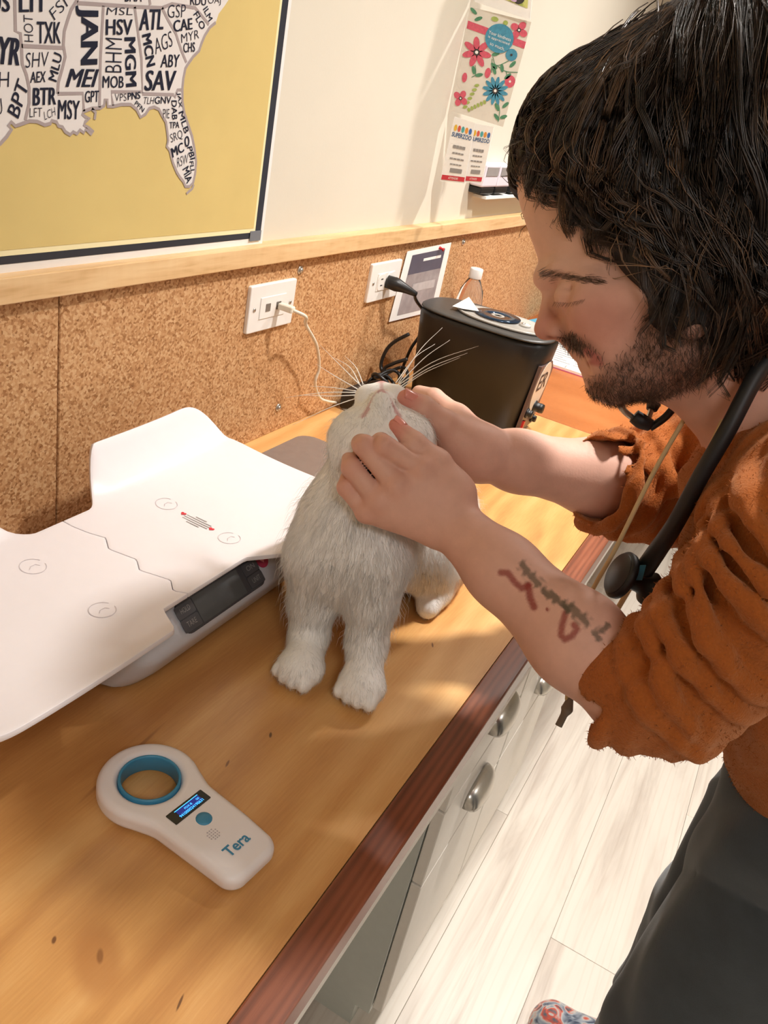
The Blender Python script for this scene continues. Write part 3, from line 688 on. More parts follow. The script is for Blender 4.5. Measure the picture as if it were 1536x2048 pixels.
# badges
M_RED = plain('print_red', srgb(206, 52, 64), 0.45); M_GREYB = plain('print_grey', srgb(150, 146, 144), 0.5); M_BLUE = plain('print_blue', srgb(36, 84, 136), 0.5)
def badge(qd, label, lift):
    e = empty('name_badge', cx_((qd[2][0] + qd[3][0]) / 2, qd[2][1], lift), label, 'badge', 'trade fair badges under the floral card')
    slab('badge_sheet', qd, 0.0012, M_PWHITE, e, lift); Qb = quadmap(qd); L = lift + .0006
    R_ = Joined(); R_.add([onq(.03, .90, L, Qb), onq(.97, .90, L, Qb), onq(.97, .975, L, Qb), onq(.03, .975, L, Qb)], [(3, 2, 1, 0)]); R_.build('red_footer', M_RED, e)
    T_ = Joined(); T_.text('ATTENDEE', onq(.3, .955, L + .0004, Qb), onq(.7, .955, L + .0004, Qb), onq(.3, .92, L + .0004, Qb)); T_.build('footer_text', M_PWHITE, e)
    T_ = Joined(); T_.text('SUPERZOO', onq(.06, .30, L, Qb), onq(.94, .30, L, Qb), onq(.06, .23, L, Qb), .02); T_.build('show_name', M_BLUE, e)
    cols = [srgb(232, 186, 60), srgb(214, 92, 70), srgb(80, 170, 170), srgb(230, 150, 60), srgb(60, 110, 180)]
    for k, c in enumerate(cols):
        b_ = Joined(); blob(b_, .16 + .17 * k, .16, .07, .09, 0, L, 10, Qb); b_.build('animal_icon', plain('icon_%d' % k, c, .5), e)
    g = Joined()
    for t, w, h in ((.42, .55, .05), (.53, .5, .025), (.62, .62, .025), (.71, .5, .02)):
        for k in range(4): s0 = .5 - w / 2 + k * w / 4; g.add([onq(s0, t, L, Qb), onq(s0 + w / 4.6, t, L, Qb), onq(s0 + w / 4.6, t + h, L, Qb), onq(s0, t + h, L, Qb)], [(3, 2, 1, 0)])
    g.add([onq(.3, .78, L, Qb), onq(.8, .78, L, Qb), onq(.8, .85, L, Qb), onq(.3, .85, L, Qb)], [(3, 2, 1, 0)]); g.build('small_print', M_GREYB, e)
badge([(946, 246), (988, 254), (963, 366), (927, 364)], 'white name badge with red footer, the right one under the floral card', 0.003)
badge([(909, 233), (951, 246), (929, 367), (880, 362)], 'white name badge with red footer, the left one under the floral card', 0.006)
# row of small wall holders beyond the badges
M_LAVW = plain('lavender_white', srgb(226, 220, 230), .4, var=.02)
for k, (u, lb) in enumerate(((975, 'left one of three small white holders on the wall beside the badges'), (1003, 'middle one of three small white holders on the wall beside the badges'), (1034, 'right one of three small white holders on the wall, nearest the hair'))):
    p = wy(u, 352, 0.70); e = empty('wall_holder', (p[0], WALL_Y, p[2] - .03), lb, 'holder', 'small holders on the wall')
    x0, x1 = p[0] - .043, p[0] + .043
    box('body', (x0, .690, p[2] - .022), (x1, WALL_Y, p[2] + .026), M_LAVW, e, .004, 2)
    box('window', (x0 + .008, .6885, p[2] + .002), (x1 - .008, .6899, p[2] + .020), M_GREYB, e)
    box('black_foot', (x0 + .004, .692, p[2] - .037), (x1 - .004, WALL_Y, p[2] - .0225), M_BLACK, e, .002, 1)
    p2 = p
sh = wy(1000, 384, .70); tag(box('wall_ledge', (1.86, .690, sh[2] - .012), (2.6, WALL_Y, sh[2] - .006), M_PWHITE), 'thin white ledge under the three small wall holders', 'ledge')

# ------------------------------------------------------------------ outlets, leads, screws, notice
YC = 0.710
def plate(c, label, kind):
    e = empty('wall_outlet', (c[0], YC, c[2] - .037), label, 'wall outlet')
    prism('plate', rrect(.122, .073, .003, 3), (c[0], YC - .0002, c[2]), (1, 0, 0), (0, 0, 1), .006, M_WHITE, e, .002)
    box('insert', (c[0] - .034, YC - .0075, c[2] - .017), (c[0] + .034, YC - .006, c[2] + .017), M_WHITE, e, .0008, 1)
    for sx in (-.048, .048):
        lathe('screw', [(.0032, 0), (.0030, .0012), (0, .0014)], (c[0] + sx, YC - .0062, c[2]), (0, -1, 0), M_STEEL, e, 12)
    return e
o1 = wy(545, 612, .704); e1 = plate(o1, 'white data outlet plate with pale cable plugged in, on the cork', 'data')
for sx in (-.014, .014): box('jack', (o1[0] + sx - .006, YC - .0082, o1[2] - .006), (o1[0] + sx + .006, YC - .0074, o1[2] + .006), plain('jack_grey', srgb(120, 112, 104), .5), e1)
o2 = wy(770, 562, .704); e2 = plate(o2, 'white power outlet plate with black plug, on the cork', 'power')
for sx in (-.018, .018):
    s_ = prism('socket_face', rrect(.027, .030, .008, 4), (o2[0] + sx, YC - .0074, o2[2]), (1, 0, 0), (0, 0, 1), .001, M_WHITE, e2)
    for dz in (-.006, .006): box('slot', (o2[0] + sx - .004, YC - .0088, o2[2] + dz - .001), (o2[0] + sx + .004, YC - .0082, o2[2] + dz + .001), M_DARK, s_)
M_CABLE = plain('ivory_cable', srgb(226, 218, 200), .45)
ec = empty('network_cable', (1.33, .69, TOP), 'ivory network cable hanging from the data outlet to the counter', 'cable')
jk = np.array([o1[0] + .014, YC - .010, o1[2]])
box('plug', jk + np.array([-.006, -.026, -.005]), jk + np.array([.006, 0, .005]), M_CABLE, ec, .0015, 1)
tube('lead', [jk + [0, -.024, 0], jk + [.015, -.040, -.008], wy(612, 650, .672), wy(633, 690, .675), wy(638, 735, .68), wy(630, 765, .684), wy(638, 793, .690), wy(652, 802, .690), wz(676, 806, TOP + .003)], .0027, M_CABLE, ec, 60, 8)
ep = empty('power_lead', (1.55, .68, TOP), 'black power plug and lead running from the outlet behind the black machine', 'cable')
pk = np.array([o2[0] + .006, YC - .008, o2[2] - .001])
bmv = [(.012, .012), (.013, .013), (.010, .010), (.006, .006)]
tube('plug', [pk, pk + [.006, -.018, -.002], pk + [.014, -.034, -.006], pk + [.03, -.052, -.014]], [.0125, .0135, .009, .005], M_BLACK, ep, 16, 12)
tube('lead', [pk + [.028, -.050, -.013], wy(832, 600, .66), (1.62, .665, 1.04), (1.60, .68, .98), (1.60, .69, .93), (1.60, .692, TOP + .004), (1.64, .69, TOP + .004)], .0033, M_BLACK, ep, 60, 8)
for (u, v, lb) in ((600, 540, 'small steel screw clip on the cork right above the data outlet'), (556, 815, 'small steel screw clip on the cork just above the counter'), (926, 484, 'small steel screw clip on the cork beside the pinned notice')):
    p = wy(u, v, YC); e = empty('screw_clip', (p[0], YC, p[2] - .008), lb, 'screw', 'screw clips on the cork')
    lathe('washer', [(.007, -.0005), (.0068, .0012), (.004, .002)], (p[0], YC, p[2]), (0, -1, 0), M_STEEL, e, 16)
    lathe('screw_head', [(.0042, .002), (.0038, .004), (0, .005)], (p[0], YC, p[2]), (0, -1, 0), M_STEEL, e, 14)
nq = [wy(u, v, YC - .003) for u, v in ((815, 503), (903, 485), (872, 621), (778, 644))]
en = empty('pinned_notice', nq[3], 'printed notice with white border pinned to the cork beside the power outlet', 'notice')
def sheet3(name, P, th, mat, par, nrm):
    n = np.array(nrm, float) * th; V = [*P, *[p + n for p in P]]
    return mesh_obj(name, V, [(3, 2, 1, 0), (4, 5, 6, 7), (0, 1, 5, 4), (1, 2, 6, 5), (2, 3, 7, 6), (3, 0, 4, 7)], mat, par)
sheet3('notice_sheet', nq, .0006, M_PWHITE, en, (0, 1, 0))
def inq(P, s, t, off): return P[0] * (1 - s) * (1 - t) + P[1] * s * (1 - t) + P[2] * s * t + P[3] * (1 - s) * t + np.array(off)
def patch(name, P, s0, s1, t0, t1, off, mat, par):
    j = Joined(); j.add([inq(P, s0, t0, off), inq(P, s1, t0, off), inq(P, s1, t1, off), inq(P, s0, t1, off)], [(3, 2, 1, 0)]); return j.build(name, mat, par)
patch('print_header', nq, .13, .87, .07, .35, (0, -.0004, 0), plain('print_slate', srgb(84, 82, 98), .4), en)
patch('print_photo', nq, .13, .87, .35, .93, (0, -.0004, 0), plain('print_mauve', srgb(158, 148, 148), .4, var=.2, vs=40), en)
patch('print_box', nq, .3, .8, .5, .62, (0, -.0008, 0), plain('print_pale', srgb(190, 182, 180), .4, var=.1), en)
patch('print_line', nq, .4, .8, .15, .19, (0, -.0008, 0), M_PWHITE, en)
pp = inq(nq, .72, .04, (0, 0, 0)); lathe('push_pin', [(.0035, 0), (.003, .002), (.002, .007), (.004, .009), (.0035, .011), (0, .0112)], pp, (.2, -1, -.2), plain('pin_red', srgb(200, 40, 44), .35), en, 14)

# ------------------------------------------------------------------ black tapered machine with a disc on its lid
em = empty('black_machine', (1.575, .515, TOP), 'black tapered countertop machine with control knobs and a disc pack on its lid', 'machine')
def oval_loft(name, secs, mat, par, n=48, ex=3.2):
    V = []; Fs = []
    for (cx, cy, z, a, b_, zt) in secs:
        for k in range(n):
            t = 2 * math.pi * k / n; c, s = math.cos(t), math.sin(t)
            x = cx + a * math.copysign(abs(c) ** (2 / ex), c); y = cy + b_ * math.copysign(abs(s) ** (2 / ex), s)
            V.append((x, y, z + zt * (x - cx) / max(a, 1e-6)))
    m = len(secs)
    for i in range(m - 1):
        for k in range(n): k2 = (k + 1) % n; Fs.append((i * n + k, i * n + k2, (i + 1) * n + k2, (i + 1) * n + k))
    Fs.append(tuple(range(n))[::-1]); Fs.append(tuple((m - 1) * n + k for k in range(n)))
    return mesh_obj(name, V, Fs, mat, par, True)
DC = (1.575, .515)
body_m = oval_loft('body', [(*DC, TOP + .004, .070, .118, 0), (*DC, TOP + .008, .074, .122, 0), (*DC, 1.06, .084, .136, 0), (*DC, 1.082, .086, .138, 0), (*DC, 1.092, .083, .135, 0), (*DC, 1.0955, .076, .128, 0), (*DC, 1.0965, .06, .11, 0)], plain('machine_black', srgb(20, 19, 20), .38, var=.1), em, 64)
oval_loft('lid_rim', [(*DC, 1.0945, .0865, .1385, 0), (*DC, 1.0975, .0855, .1375, 0), (*DC, 1.099, .078, .130, 0), (*DC, 1.0992, .05, .09, 0)], plain('lid_dark_grey', srgb(62, 60, 58), .4), em, 64)
bp = plain('blister_grey', srgb(176, 172, 166), .18, spec=.6, var=.04)
disc_pack = empty('disc_pack', (1.58, .50, 1.0993), 'clear oval plastic pack with a shiny disc lying on the black machine', 'disc pack')
oval_loft('blister_tray', [(1.575, .490, 1.0993, .056, .094, 0), (1.575, .490, 1.1025, .058, .096, 0), (1.575, .490, 1.105, .056, .094, 0), (1.575, .490, 1.1035, .051, .089, 0)], bp, disc_pack, 56, 2.2)
lathe('disc', [(.014, .0001), (.046, .0001), (.046, .0013), (.014, .0013), (.014, .0001)], (1.58, .505, 1.1056), (0, 0, 1), plain('disc_blue_black', srgb(44, 62, 84), .12, .6, var=.5, vs=30), disc_pack, 48)
lathe('disc_hub', [(.0075, 0), (.0135, 0), (.0135, .001), (.0075, .001), (.0075, 0)], (1.58, .505, 1.1058), (0, 0, 1), bp, disc_pack, 32)
sheet3('white_card', [wz(905, 612, 1.1078), wz(938, 594, 1.1078), wz(958, 622, 1.1078), wz(925, 617, 1.1078)], .0006, M_PWHITE, disc_pack, (0, 0, -1))
lathe('blister_button', [(.012, 0), (.011, .004), (.006, .005), (0, .0045)], wz(1050, 652, 1.104), (0, 0, 1), plain('blister_clear', srgb(200, 198, 194), .08, spec=.8), disc_pack, 20)
lathe('blister_button', [(.005, 0), (.004, .004), (0, .005)], wz(1046, 650, 1.106), (0, 0, 1), M_STEEL, disc_pack, 14)
M_PANEL = plain('panel_brown_grey', srgb(96, 78, 76), .35)
# control panel on the end that faces the room, following the taper
def face_pt(x, z, out=0.0): return np.array([x, DC[1] - .122 - .014 * (z - TOP) / .18 - out, z])
def facequad(name, pts, out, th, mat, par):
    P = [face_pt(x, z, out) for x, z in pts]; return prism_pts(name, P, th, mat, par)
def prism_pts(name, P, th, mat, par):
    n = len(P); d = np.array([0, -th, 0]); V = [*P, *[p + d for p in P]]
    Fs = [tuple(range(n)), tuple(range(2 * n - 1, n - 1, -1))] + [(i, i + n, (i + 1) % n + n, (i + 1) % n) for i in range(n)]
    return mesh_obj(name, V, Fs, mat, par)
facequad('control_panel', [(1.530, .91), (1.62, .91), (1.625, 1.03), (1.60, 1.05), (1.53, 1.05)], -.004, .007, M_PANEL, em)
st = [(1.575 + .042 * math.cos(a) * .95, 1.0 + .052 * math.sin(a)) for a in np.linspace(0, 2 * math.pi, 28, endpoint=False)]
sk = facequad('round_sticker', st, .0032, .0006, plain('sticker_cream', srgb(226, 212, 194), .4, var=.02), em)
Jx = Joined(); Jx.text('ER', face_pt(1.548, .995, .0043), face_pt(1.602, .995, .0043), face_pt(1.548, 1.03, .0043), .01); Jx.build('sticker_letters', M_CHAR, sk)
for (x, z, r, l) in ((1.585, .955, .010, .020), (1.545, .950, .008, .012), (1.60, .925, .007, .01)):
    k_ = face_pt(x, z, .003); lathe('knob', [(r * 1.25, 0), (r * 1.25, .003), (r * .9, .004), (r, l * .7), (r * .9, l), (0, l)], k_, (0, -1, 0), M_BLACK, em, 20)
    kk = k_
facequad('red_switch', [(1.538, .918), (1.546, .918), (1.546, .934), (1.538, .934)], .003, .004, plain('switch_red', srgb(190, 40, 44), .3), em)
# clear bottle behind the machine
M_CLEAR = plain('clear_plastic', srgb(244, 244, 242), .06, trans=.92, var=.0, ior=1.25)
eb = empty('water_bottle', (1.80, .652, TOP), 'clear plastic bottle with white cap standing behind the black machine', 'bottle')
bx, by = 1.806, .652
lathe('bottle_body', [(.0, .002), (.028, .002), (.031, .008), (.031, .10), (.029, .11), (.031, .12), (.031, .16), (.026, .19), (.015, .212), (.0125, .216)], (bx, by, TOP), (0, 0, 1), M_CLEAR, eb, 32)
lathe('cap', [(.0145, .216), (.015, .218), (.015, .236), (.0138, .2385), (0, .2388)], (bx, by, TOP), (0, 0, 1), M_WHITE, eb, 24)
# power adapter and coiled lead by the wall
ea = empty('power_adapter', (1.44, .66, TOP), 'black power adapter with coiled lead on the counter against the cork', 'adapter')
box('adapter_block', (1.345, .635, TOP + .001), (1.435, .695, TOP + .040), M_BLACK, ea, .006, 2)
for k in range(3):
    c0 = np.array([1.415 + .006 * k, .645 - .004 * k, TOP + .046 + .010 * k]); pts = [c0 + np.array([.046 * math.cos(a), .03 * math.sin(a), .012 * math.sin(a * 2 + k)]) for a in np.linspace(0, 2 * math.pi, 26)]
    tube('coil', pts, .0034, M_BLACK, ea, 60, 8)
tube('lead', [(1.46, .655, TOP + .05), wx(762, 735, 1.47), wx(770, 705, 1.475), wx(787, 685, 1.48), wx(818, 668, 1.485)], .0036, M_BLACK, ea, 30, 8)
tube('lead', [(1.45, .64, TOP + .03), wx(768, 742, 1.465), wx(785, 728, 1.47), wx(815, 718, 1.48)], .0036, M_BLACK, ea, 30, 8)
# papers on the far desk
def flatsheet(name, px, z, th, mat, par):
    P = [wz(u, v, z + th) for u, v in px]; return sheet3(name, P, th, mat, par, (0, 0, -1))
TD = TOP + .001
ef = tag(sheet3('blue_folder', [np.array(p) for p in ((2.50, .70, TD + .0036), (2.72, .66, TD + .0036), (2.60, .44, TD + .0036), (2.38, .50, TD + .0036))], .003, plain('folder_blue', srgb(96, 184, 220), .45), None, (0, 0, -1)), 'bright blue folder on the far desk behind the black machine', 'folder')
eg = empty('magazine', (2.85, .6, TD), 'white and purple printed magazine beside the blue folder on the far desk', 'magazine')
mq = [np.array(p) for p in ((2.74, .70, TD + .006), (3.0, .64, TD + .006), (2.90, .42, TD + .006), (2.64, .48, TD + .006))]
sheet3('cover', mq, .005, M_LAVW, eg, (0, 0, -1)); patch('cover_print', mq, .1, .8, .2, .7, (0, 0, .0004), plain('print_purple', srgb(104, 92, 140), .4), eg)
epd = empty('notepad', (2.2, .45, TD), 'white printed notepad with pink edge on the far desk under the bearded chin', 'notepad')
npq = [np.array(p) for p in ((2.34, .60, TD + .009), (2.34, .33, TD + .009), (2.09, .33, TD + .009), (2.09, .60, TD + .009))]
sheet3('pink_backing', [p + np.array([0, 0, -.0062]) for p in npq], .0025, plain('backing_pink', srgb(216, 120, 170), .5), epd, (0, 0, -1))
sheet3('pages', npq, .006, M_PWHITE, epd, (0, 0, -1))
g = Joined()
for i in range(9):
    for s in (0.08, .55):
        a = inq(npq, s, .12 + .085 * i, (0, 0, .0004)); b_ = inq(npq, s + .32 + .06 * ((i * 7) % 3), .12 + .085 * i, (0, 0, .0004)); g.add([a, b_, b_ + [-.005, 0, 0], a + [-.005, 0, 0]], [(0, 1, 2, 3), ])
g.build('printed_lines', M_GREYB, epd)
for i in range(5):
    pts = [np.array([2.10 + .006 * math.cos(a), .36 + .05 * i, TD + .006 + .009 * math.sin(a)]) for a in np.linspace(-.6, math.pi + .6, 14)]; tube('ring', pts, .0009, M_STEEL, epd, 20, 6)
# ------------------------------------------------------------------ pad, pet scale, chip scanner
M_PAD = plain('pad_grey', srgb(124, 112, 106), .22, var=.05, coat=.3)
ex_ = [(x, y) for x, y in rrect(.30, .225, .028, 6, 1.03, .5535)]
tag(prism('counter_pad', ex_, (0, 0, TOP + .0005), (1, 0, 0), (0, 1, 0), .005, M_PAD, None, .0015), 'smooth grey pad with rounded corner on the counter behind the cat', 'pad')
SX = 0.58
M_TRAY = plain('scale_tray_white', srgb(228, 222, 224), .38, var=.008)
M_BASE = plain('scale_base_grey', srgb(196, 196, 202), .35, var=.02)
sc_e = empty('pet_scale', (SX, .5, TOP), 'white pet weighing scale with curved wing tray and grey display base beside the cat', 'scale')
zz_y = [.385, .42, .437, .452, .470, .487, .503, .520, .536, .553, .572, .590, .66]
zz_x = [.566, .568, .563, .577, .574, .570, .583, .580, .577, .590, .583, .579, .575]
def seam(y): return np.interp(y, zz_y, zz_x)
def tray_half(sgn):
    na, nv = 70, 44; V = []; Fs = []
    for i in range(na + 1):
        a = (i / na); a = 1 - (1 - a) ** 1.25
        for j in range(nv + 1):
            b_ = j / nv
            ux = a
            dx = ux * .298
            wing = np.clip((dx - .035) / .055, 0, 1); wing = wing * wing * (3 - 2 * wing)
            yb = .603 + .045 * wing; yf = .388
            if sgn > 0 or True:
                xx = SX + sgn * dx
                nt_ = np.clip((xx - .520) / .022, 0, 1) * np.clip((.706 - xx) / .035, 0, 1); yf = .388 + .034 * nt_
            # rounded ends
            e_ = np.clip((dx - .235) / .063, 0, 1); rr = 1 - math.sqrt(max(0, 1 - e_ ** 2.6)); 
            yf2 = yf + .055 * rr; yb2 = yb - .06 * rr
            y = yf2 + (yb2 - yf2) * b_
            x = seam(y) * (1 - a) + (SX + sgn * .298) * a + sgn * .0006
            c = (y - .50) / .11
            z = .986 + .010 * max(0, -c) ** 2.5 + .006 * max(0, c) ** 2 + .012 * (dx / .298) ** 4
            # upturned back wing
            w_ = np.clip((y - .612) / .036, 0, 1); z += .045 * wing * w_ ** 1.3
            # front lip turns down a little at the very edge
            V.append((x, y, z))
    for i in range(na):
        for j in range(nv):
            q_ = (i * (nv + 1) + j, (i + 1) * (nv + 1) + j, (i + 1) * (nv + 1) + j + 1, i * (nv + 1) + j + 1)
            Fs.append(q_ if sgn > 0 else q_[::-1])
    o = mesh_obj('tray_half', V, Fs, M_TRAY, sc_e, True)
    md = o.modifiers.new('t', 'SOLIDIFY'); md.thickness = .005; md.offset = -1
    bv = o.modifiers.new('b', 'BEVEL'); bv.width = .0018; bv.segments = 2; bv.limit_method = 'ANGLE'; bv.angle_limit = 1.0
    return o
tray_half(1); tray_half(-1)
# base: rounded body with a sloping display face
prof = [(.432, .9035), (.416, .922), (.409, .940), (.411, .947), (.434, .972), (.455, .977), (.60, .977), (.618, .95), (.605, .9035)]
V = []; Fs = []; xsn = np.concatenate([np.linspace(0, .12, 7), np.linspace(.2, .8, 5), np.linspace(.88, 1, 7)])
for t in xsn:
    e_ = min(t, 1 - t); sft = 1 - math.sqrt(max(0, 1 - (1 - min(e_ / .12, 1)) ** 2.4)); x = .487 + (.80 - .487) * t
    for (y, z) in prof:
        yy = y + (.515 - y) * .35 * sft; zz = z if z > .96 else z + .010 * sft * (1 if z > .92 else .0)
        V.append((x + 0 * sft, yy, zz))
m_ = len(prof)
for i in range(len(xsn) - 1):
    for k in range(m_): k2 = (k + 1) % m_; Fs.append((i * m_ + k, (i + 1) * m_ + k, (i + 1) * m_ + k2, i * m_ + k2))
Fs.append(tuple(range(m_))); Fs.append(tuple((len(xsn) - 1) * m_ + k for k in range(m_))[::-1])
b0 = mesh_obj('base', V, Fs, M_BASE, sc_e, False)
bv = b0.modifiers.new('b', 'BEVEL'); bv.width = .003; bv.segments = 3; bv.limit_method = 'ANGLE'; bv.angle_limit = .35
b0.data.polygons.foreach_set('use_smooth', [True] * len(b0.data.polygons))
for fx in (.52, .77):
    for fy in (.45, .58): lathe('foot', [(.012, 0), (.012, .004)], (fx, fy, TOP), (0, 0, 1), M_BLACKG, sc_e, 16)
# display on the sloping face
dA = np.array([0, .411, .947]); dB = np.array([0, .434, .972]); dU = (dB - dA); dl = np.linalg.norm(dU); dU /= dl; dN = np.array([0, -dU[2], dU[1]])
def dsp(x, t, out): return np.array([x, 0, 0]) + dA + dU * (t * dl) + dN * out
M_DISP = plain('display_dark_grey', srgb(70, 70, 74), .25, var=.03)
dp = prism('display', rrect(.135, dl * 1.02, .008, 5, 0, 0), dsp(.627, .50, -.001), (1, 0, 0), dU, .0035, M_DISP, sc_e, .001)
prism('screen', rrect(.075, dl * .86, .001, 2), dsp(.622, .50, .0026), (1, 0, 0), dU, .0004, plain('screen_grey', srgb(84, 86, 88), .15), dp)
for x, t, s in ((.570, .72, 'HOLD'), (.570, .28, 'TARE'), (.681, .72, 'ON'), (.681, .28, 'UNIT')):
    prism('button', rrect(.026, dl * .40, .002, 3), dsp(x, t, .0026), (1, 0, 0), dU, .0006, plain('button_grey', srgb(78, 78, 82), .35), dp)
    Jx = Joined(); Jx.text(s, dsp(x - .007, t - .07, .0036), dsp(x + .007, t - .07, .0036), dsp(x - .007, t + .10, .0036)); Jx.build('button_text', M_GREYB, dp)
prism('heart_badge', [(.0095 * math.cos(a), .0095 * math.sin(a)) for a in np.linspace(0, 2 * math.pi, 24, endpoint=False)], dsp(.706, .72, .0003), (1, 0, 0), dU, .0012, plain('badge_raspberry', srgb(176, 52, 82), .35), sc_e)
def heart(n=20): return [(16 * math.sin(t) ** 3 / 32, (13 * math.cos(t) - 5 * math.cos(2 * t) - 2 * math.cos(3 * t) - math.cos(4 * t)) / 32) for t in np.linspace(0, 2 * math.pi, n, endpoint=False)]
prism('heart_mark', [(a * .009, b_ * .009) for a, b_ in heart()], dsp(.706, .74, .0016), (1, 0, 0), dU, .0003, plain('badge_pink', srgb(236, 150, 170), .4), sc_e)
# marks on the tray
def tz(x, y):
    c = (y - .50) / .11; dx = abs(x - SX); return .986 + .010 * max(0, -c) ** 2.5 + .006 * max(0, c) ** 2 + .012 * (dx / .298) ** 4 + .0004
M_MARK = plain('mark_grey', srgb(196, 188, 192), .4)
for (u, v) in ((66, 1133), (205, 1218), (333, 1008), (459, 1075)):
    p = wz(u, v, .988); J2 = Joined()
    ring = [np.array([p[0] + .0125 * math.cos(a), p[1] + .0125 * math.sin(a), 0]) for a in np.linspace(.3, 6.0, 40)]
    arrow = [np.array([p[0] + a, p[1] + b_, 0]) for a, b_ in ((-.006, -.002), (-.002, .001), (.004, .001), (.006, -.003))]
    for L_ in (ring, arrow):
        L_ = np.array(L_); L_[:, 2] = [tz(a, b_) for a, b_, _ in L_]; J2.add(*ribbon2(L_, .0008, (0, 0, 1)))
    J2.build('arrow_mark', M_MARK, sc_e)
for (u, v) in ((367, 1026), (423, 1056)):
    p = wz(u, v, .988); prism('heart_print', [(a * .007, b_ * .007) for a, b_ in heart()], (p[0], p[1], tz(p[0], p[1])), (0, -1, 0), (1, 0, 0), .0003, M_RED, sc_e)
p = wz(395, 1041, .988); J2 = Joined()
for k in range(5):
    x = p[0] + .008 - .004 * k; w_ = (.008, .018, .019, .018, .009)[k]
    J2.add([(x, p[1] + w_, tz(x, p[1])), (x - .0016, p[1] + w_, tz(x, p[1])), (x - .0016, p[1] - w_, tz(x, p[1])), (x, p[1] - w_, tz(x, p[1]))], [(0, 1, 2, 3)])
J2.build('warning_text', M_GREYB, sc_e)

# chip scanner: ring and handle as one rounded shell
rc = np.array([.4170, .3300]); he = np.array([.4055, .2135]); hd = he - rc; hl = np.linalg.norm(hd); hd /= hl; hs = np.array([-hd[1], hd[0]])
ZB = TOP + .001
def scan2d(P):
    q = P[:, :2] - rc; r = np.hypot(q[:, 0], q[:, 1]); ring = r - .0432
    a = q @ hd; b_ = q @ hs; hw = .0315 - .003 * np.clip((a - .03) / .09, 0, 1); R_ = .014
    dx = np.abs(a - .070) - (.054 - R_); dy = np.abs(b_) - (hw - R_)
    hand = np.hypot(np.maximum(dx, 0), np.maximum(dy, 0)) + np.minimum(np.maximum(dx, dy), 0) - R_
    k = .012; h = np.maximum(k - np.abs(ring - hand), 0) / k; return np.minimum(ring, hand) - h * h * k * .25, r, a
def scan_fn(P):
    d, r, a = scan2d(P); d = np.maximum(d, .0262 - r)
    ht = .0190 - .003 * np.clip((a - .085) / .03, 0, 1) - .003 * (a < .030) * np.clip((.045 - a) / .02, 0, 1) * 0
    rd = .0065; dz = np.abs(P[:, 2] - (ZB + ht / 2)) - (ht / 2 - rd); dd = d + rd
    return np.hypot(np.maximum(dd, 0), np.maximum(dz, 0)) + np.minimum(np.maximum(dd, dz), 0) - rd
Fd = Field(.0011); Fd.custom(scan_fn, (.34, .18, ZB - .002), (.48, .39, ZB + .03)); V, Q = Fd.mesh(); V = relax(V, Q, 1)
cs = empty('chip_scanner', (rc[0], rc[1], TOP), 'white handheld chip scanner with blue-lined ring lying on the maple worktop', 'scanner')
M_SCAN = plain('scanner_white', srgb(236, 230, 230), .38, var=.01); M_SBLUE = plain('scanner_blue', srgb(62, 136, 172), .4, var=.04)
np_mesh('shell', V, Q, M_SCAN, cs)
lathe('ring_liner', [(.0262, .002), (.0262, .0187), (.0254, .0197), (.0240, .0191), (.0236, .0175), (.0236, .0035), (.0246, .002), (.0262, .002)], (rc[0], rc[1], ZB), (0, 0, 1), M_SBLUE, cs, 64)
h3 = np.array([hd[0], hd[1], 0]); s3 = np.array([hs[0], hs[1], 0]); zt = ZB + .0190
def sp(a, b_, lift=0): return np.array([rc[0], rc[1], zt + lift]) + h3 * a + s3 * b_
scr = prism('display', rrect(.0395, .0125, .0008, 2), sp(.046, 0, -.0003), s3, -h3, .0007, plain('display_black', srgb(12, 12, 14), .15), cs)
if np.cross(s3, -h3)[2] < 0: print('scanner handedness')
M_GLOWB = plain('oled_blue', srgb(60, 150, 230), .3, emit=srgb(70, 190, 255), es=2.2); M_GLOWD = plain('oled_deep', srgb(20, 30, 110), .3, emit=srgb(30, 50, 160), es=.5)
sg = 1 if np.dot(np.cross(s3, -h3), [0, 0, 1]) > 0 else -1
def spx(a, b_, lift): return sp(a, b_, lift)
J2 = Joined(); J2.add([spx(.0495, -.0115, .0006), spx(.0495, .0135, .0006), spx(.0425, .0135, .0006), spx(.0425, -.0115, .0006)], [(0, 1, 2, 3)]); J2.build('lit_area', M_GLOWD, scr)
J2 = Joined(); R0 = -.0125; R1 = .0135
lf, rt = (R0, R1)
# text reads along the display's long side, upright when seen from the handle end
J2.text('941000024190631', spx(.0503, lf, .0009), spx(.0503, rt, .0009), spx(.0475, lf, .0009), .0)
J2.text('FDX-B', spx(.0463, -.004, .0009), spx(.0463, .004, .0009), spx(.0443, -.004, .0009), .0); J2.text('OK', spx(.0463, .009, .0009), spx(.0463, .0125, .0009), spx(.0443, .009, .0009), .0)
J2.add([spx(.0425, lf, .0009), spx(.0425, rt, .0009), spx(.0419, rt, .0009), spx(.0419, lf, .0009)], [(0, 1, 2, 3)])
J2.build('screen_text', M_GLOWB, scr)
lathe('button', [(.0068, 0), (.0068, .0006), (.0056, .0016), (.003, .0021), (0, .0023)], sp(.0635, 0, -.0004), (0, 0, 1), M_SBLUE, cs, 28)
J2 = Joined(); zt2 = -.0016
J2.text('Tera', sp(.1045, -.0125, zt2 + .0003), sp(.1045, .0125, zt2 + .0003), sp(.0945, -.0125, zt2 + .0008), .02); J2.build('lettering', M_SBLUE, cs)
for i in range(5):
    for j in range(5):
        if abs(i - 2) + abs(j - 2) <= 3: lathe('speaker_hole', [(.0007, 0), (.0007, .0002), (0, .0002)], sp(.0755 + .0022 * i, -.0045 + .0022 * j - .006, 0.0), (0, 0, 1), M_MARK, cs, 6)
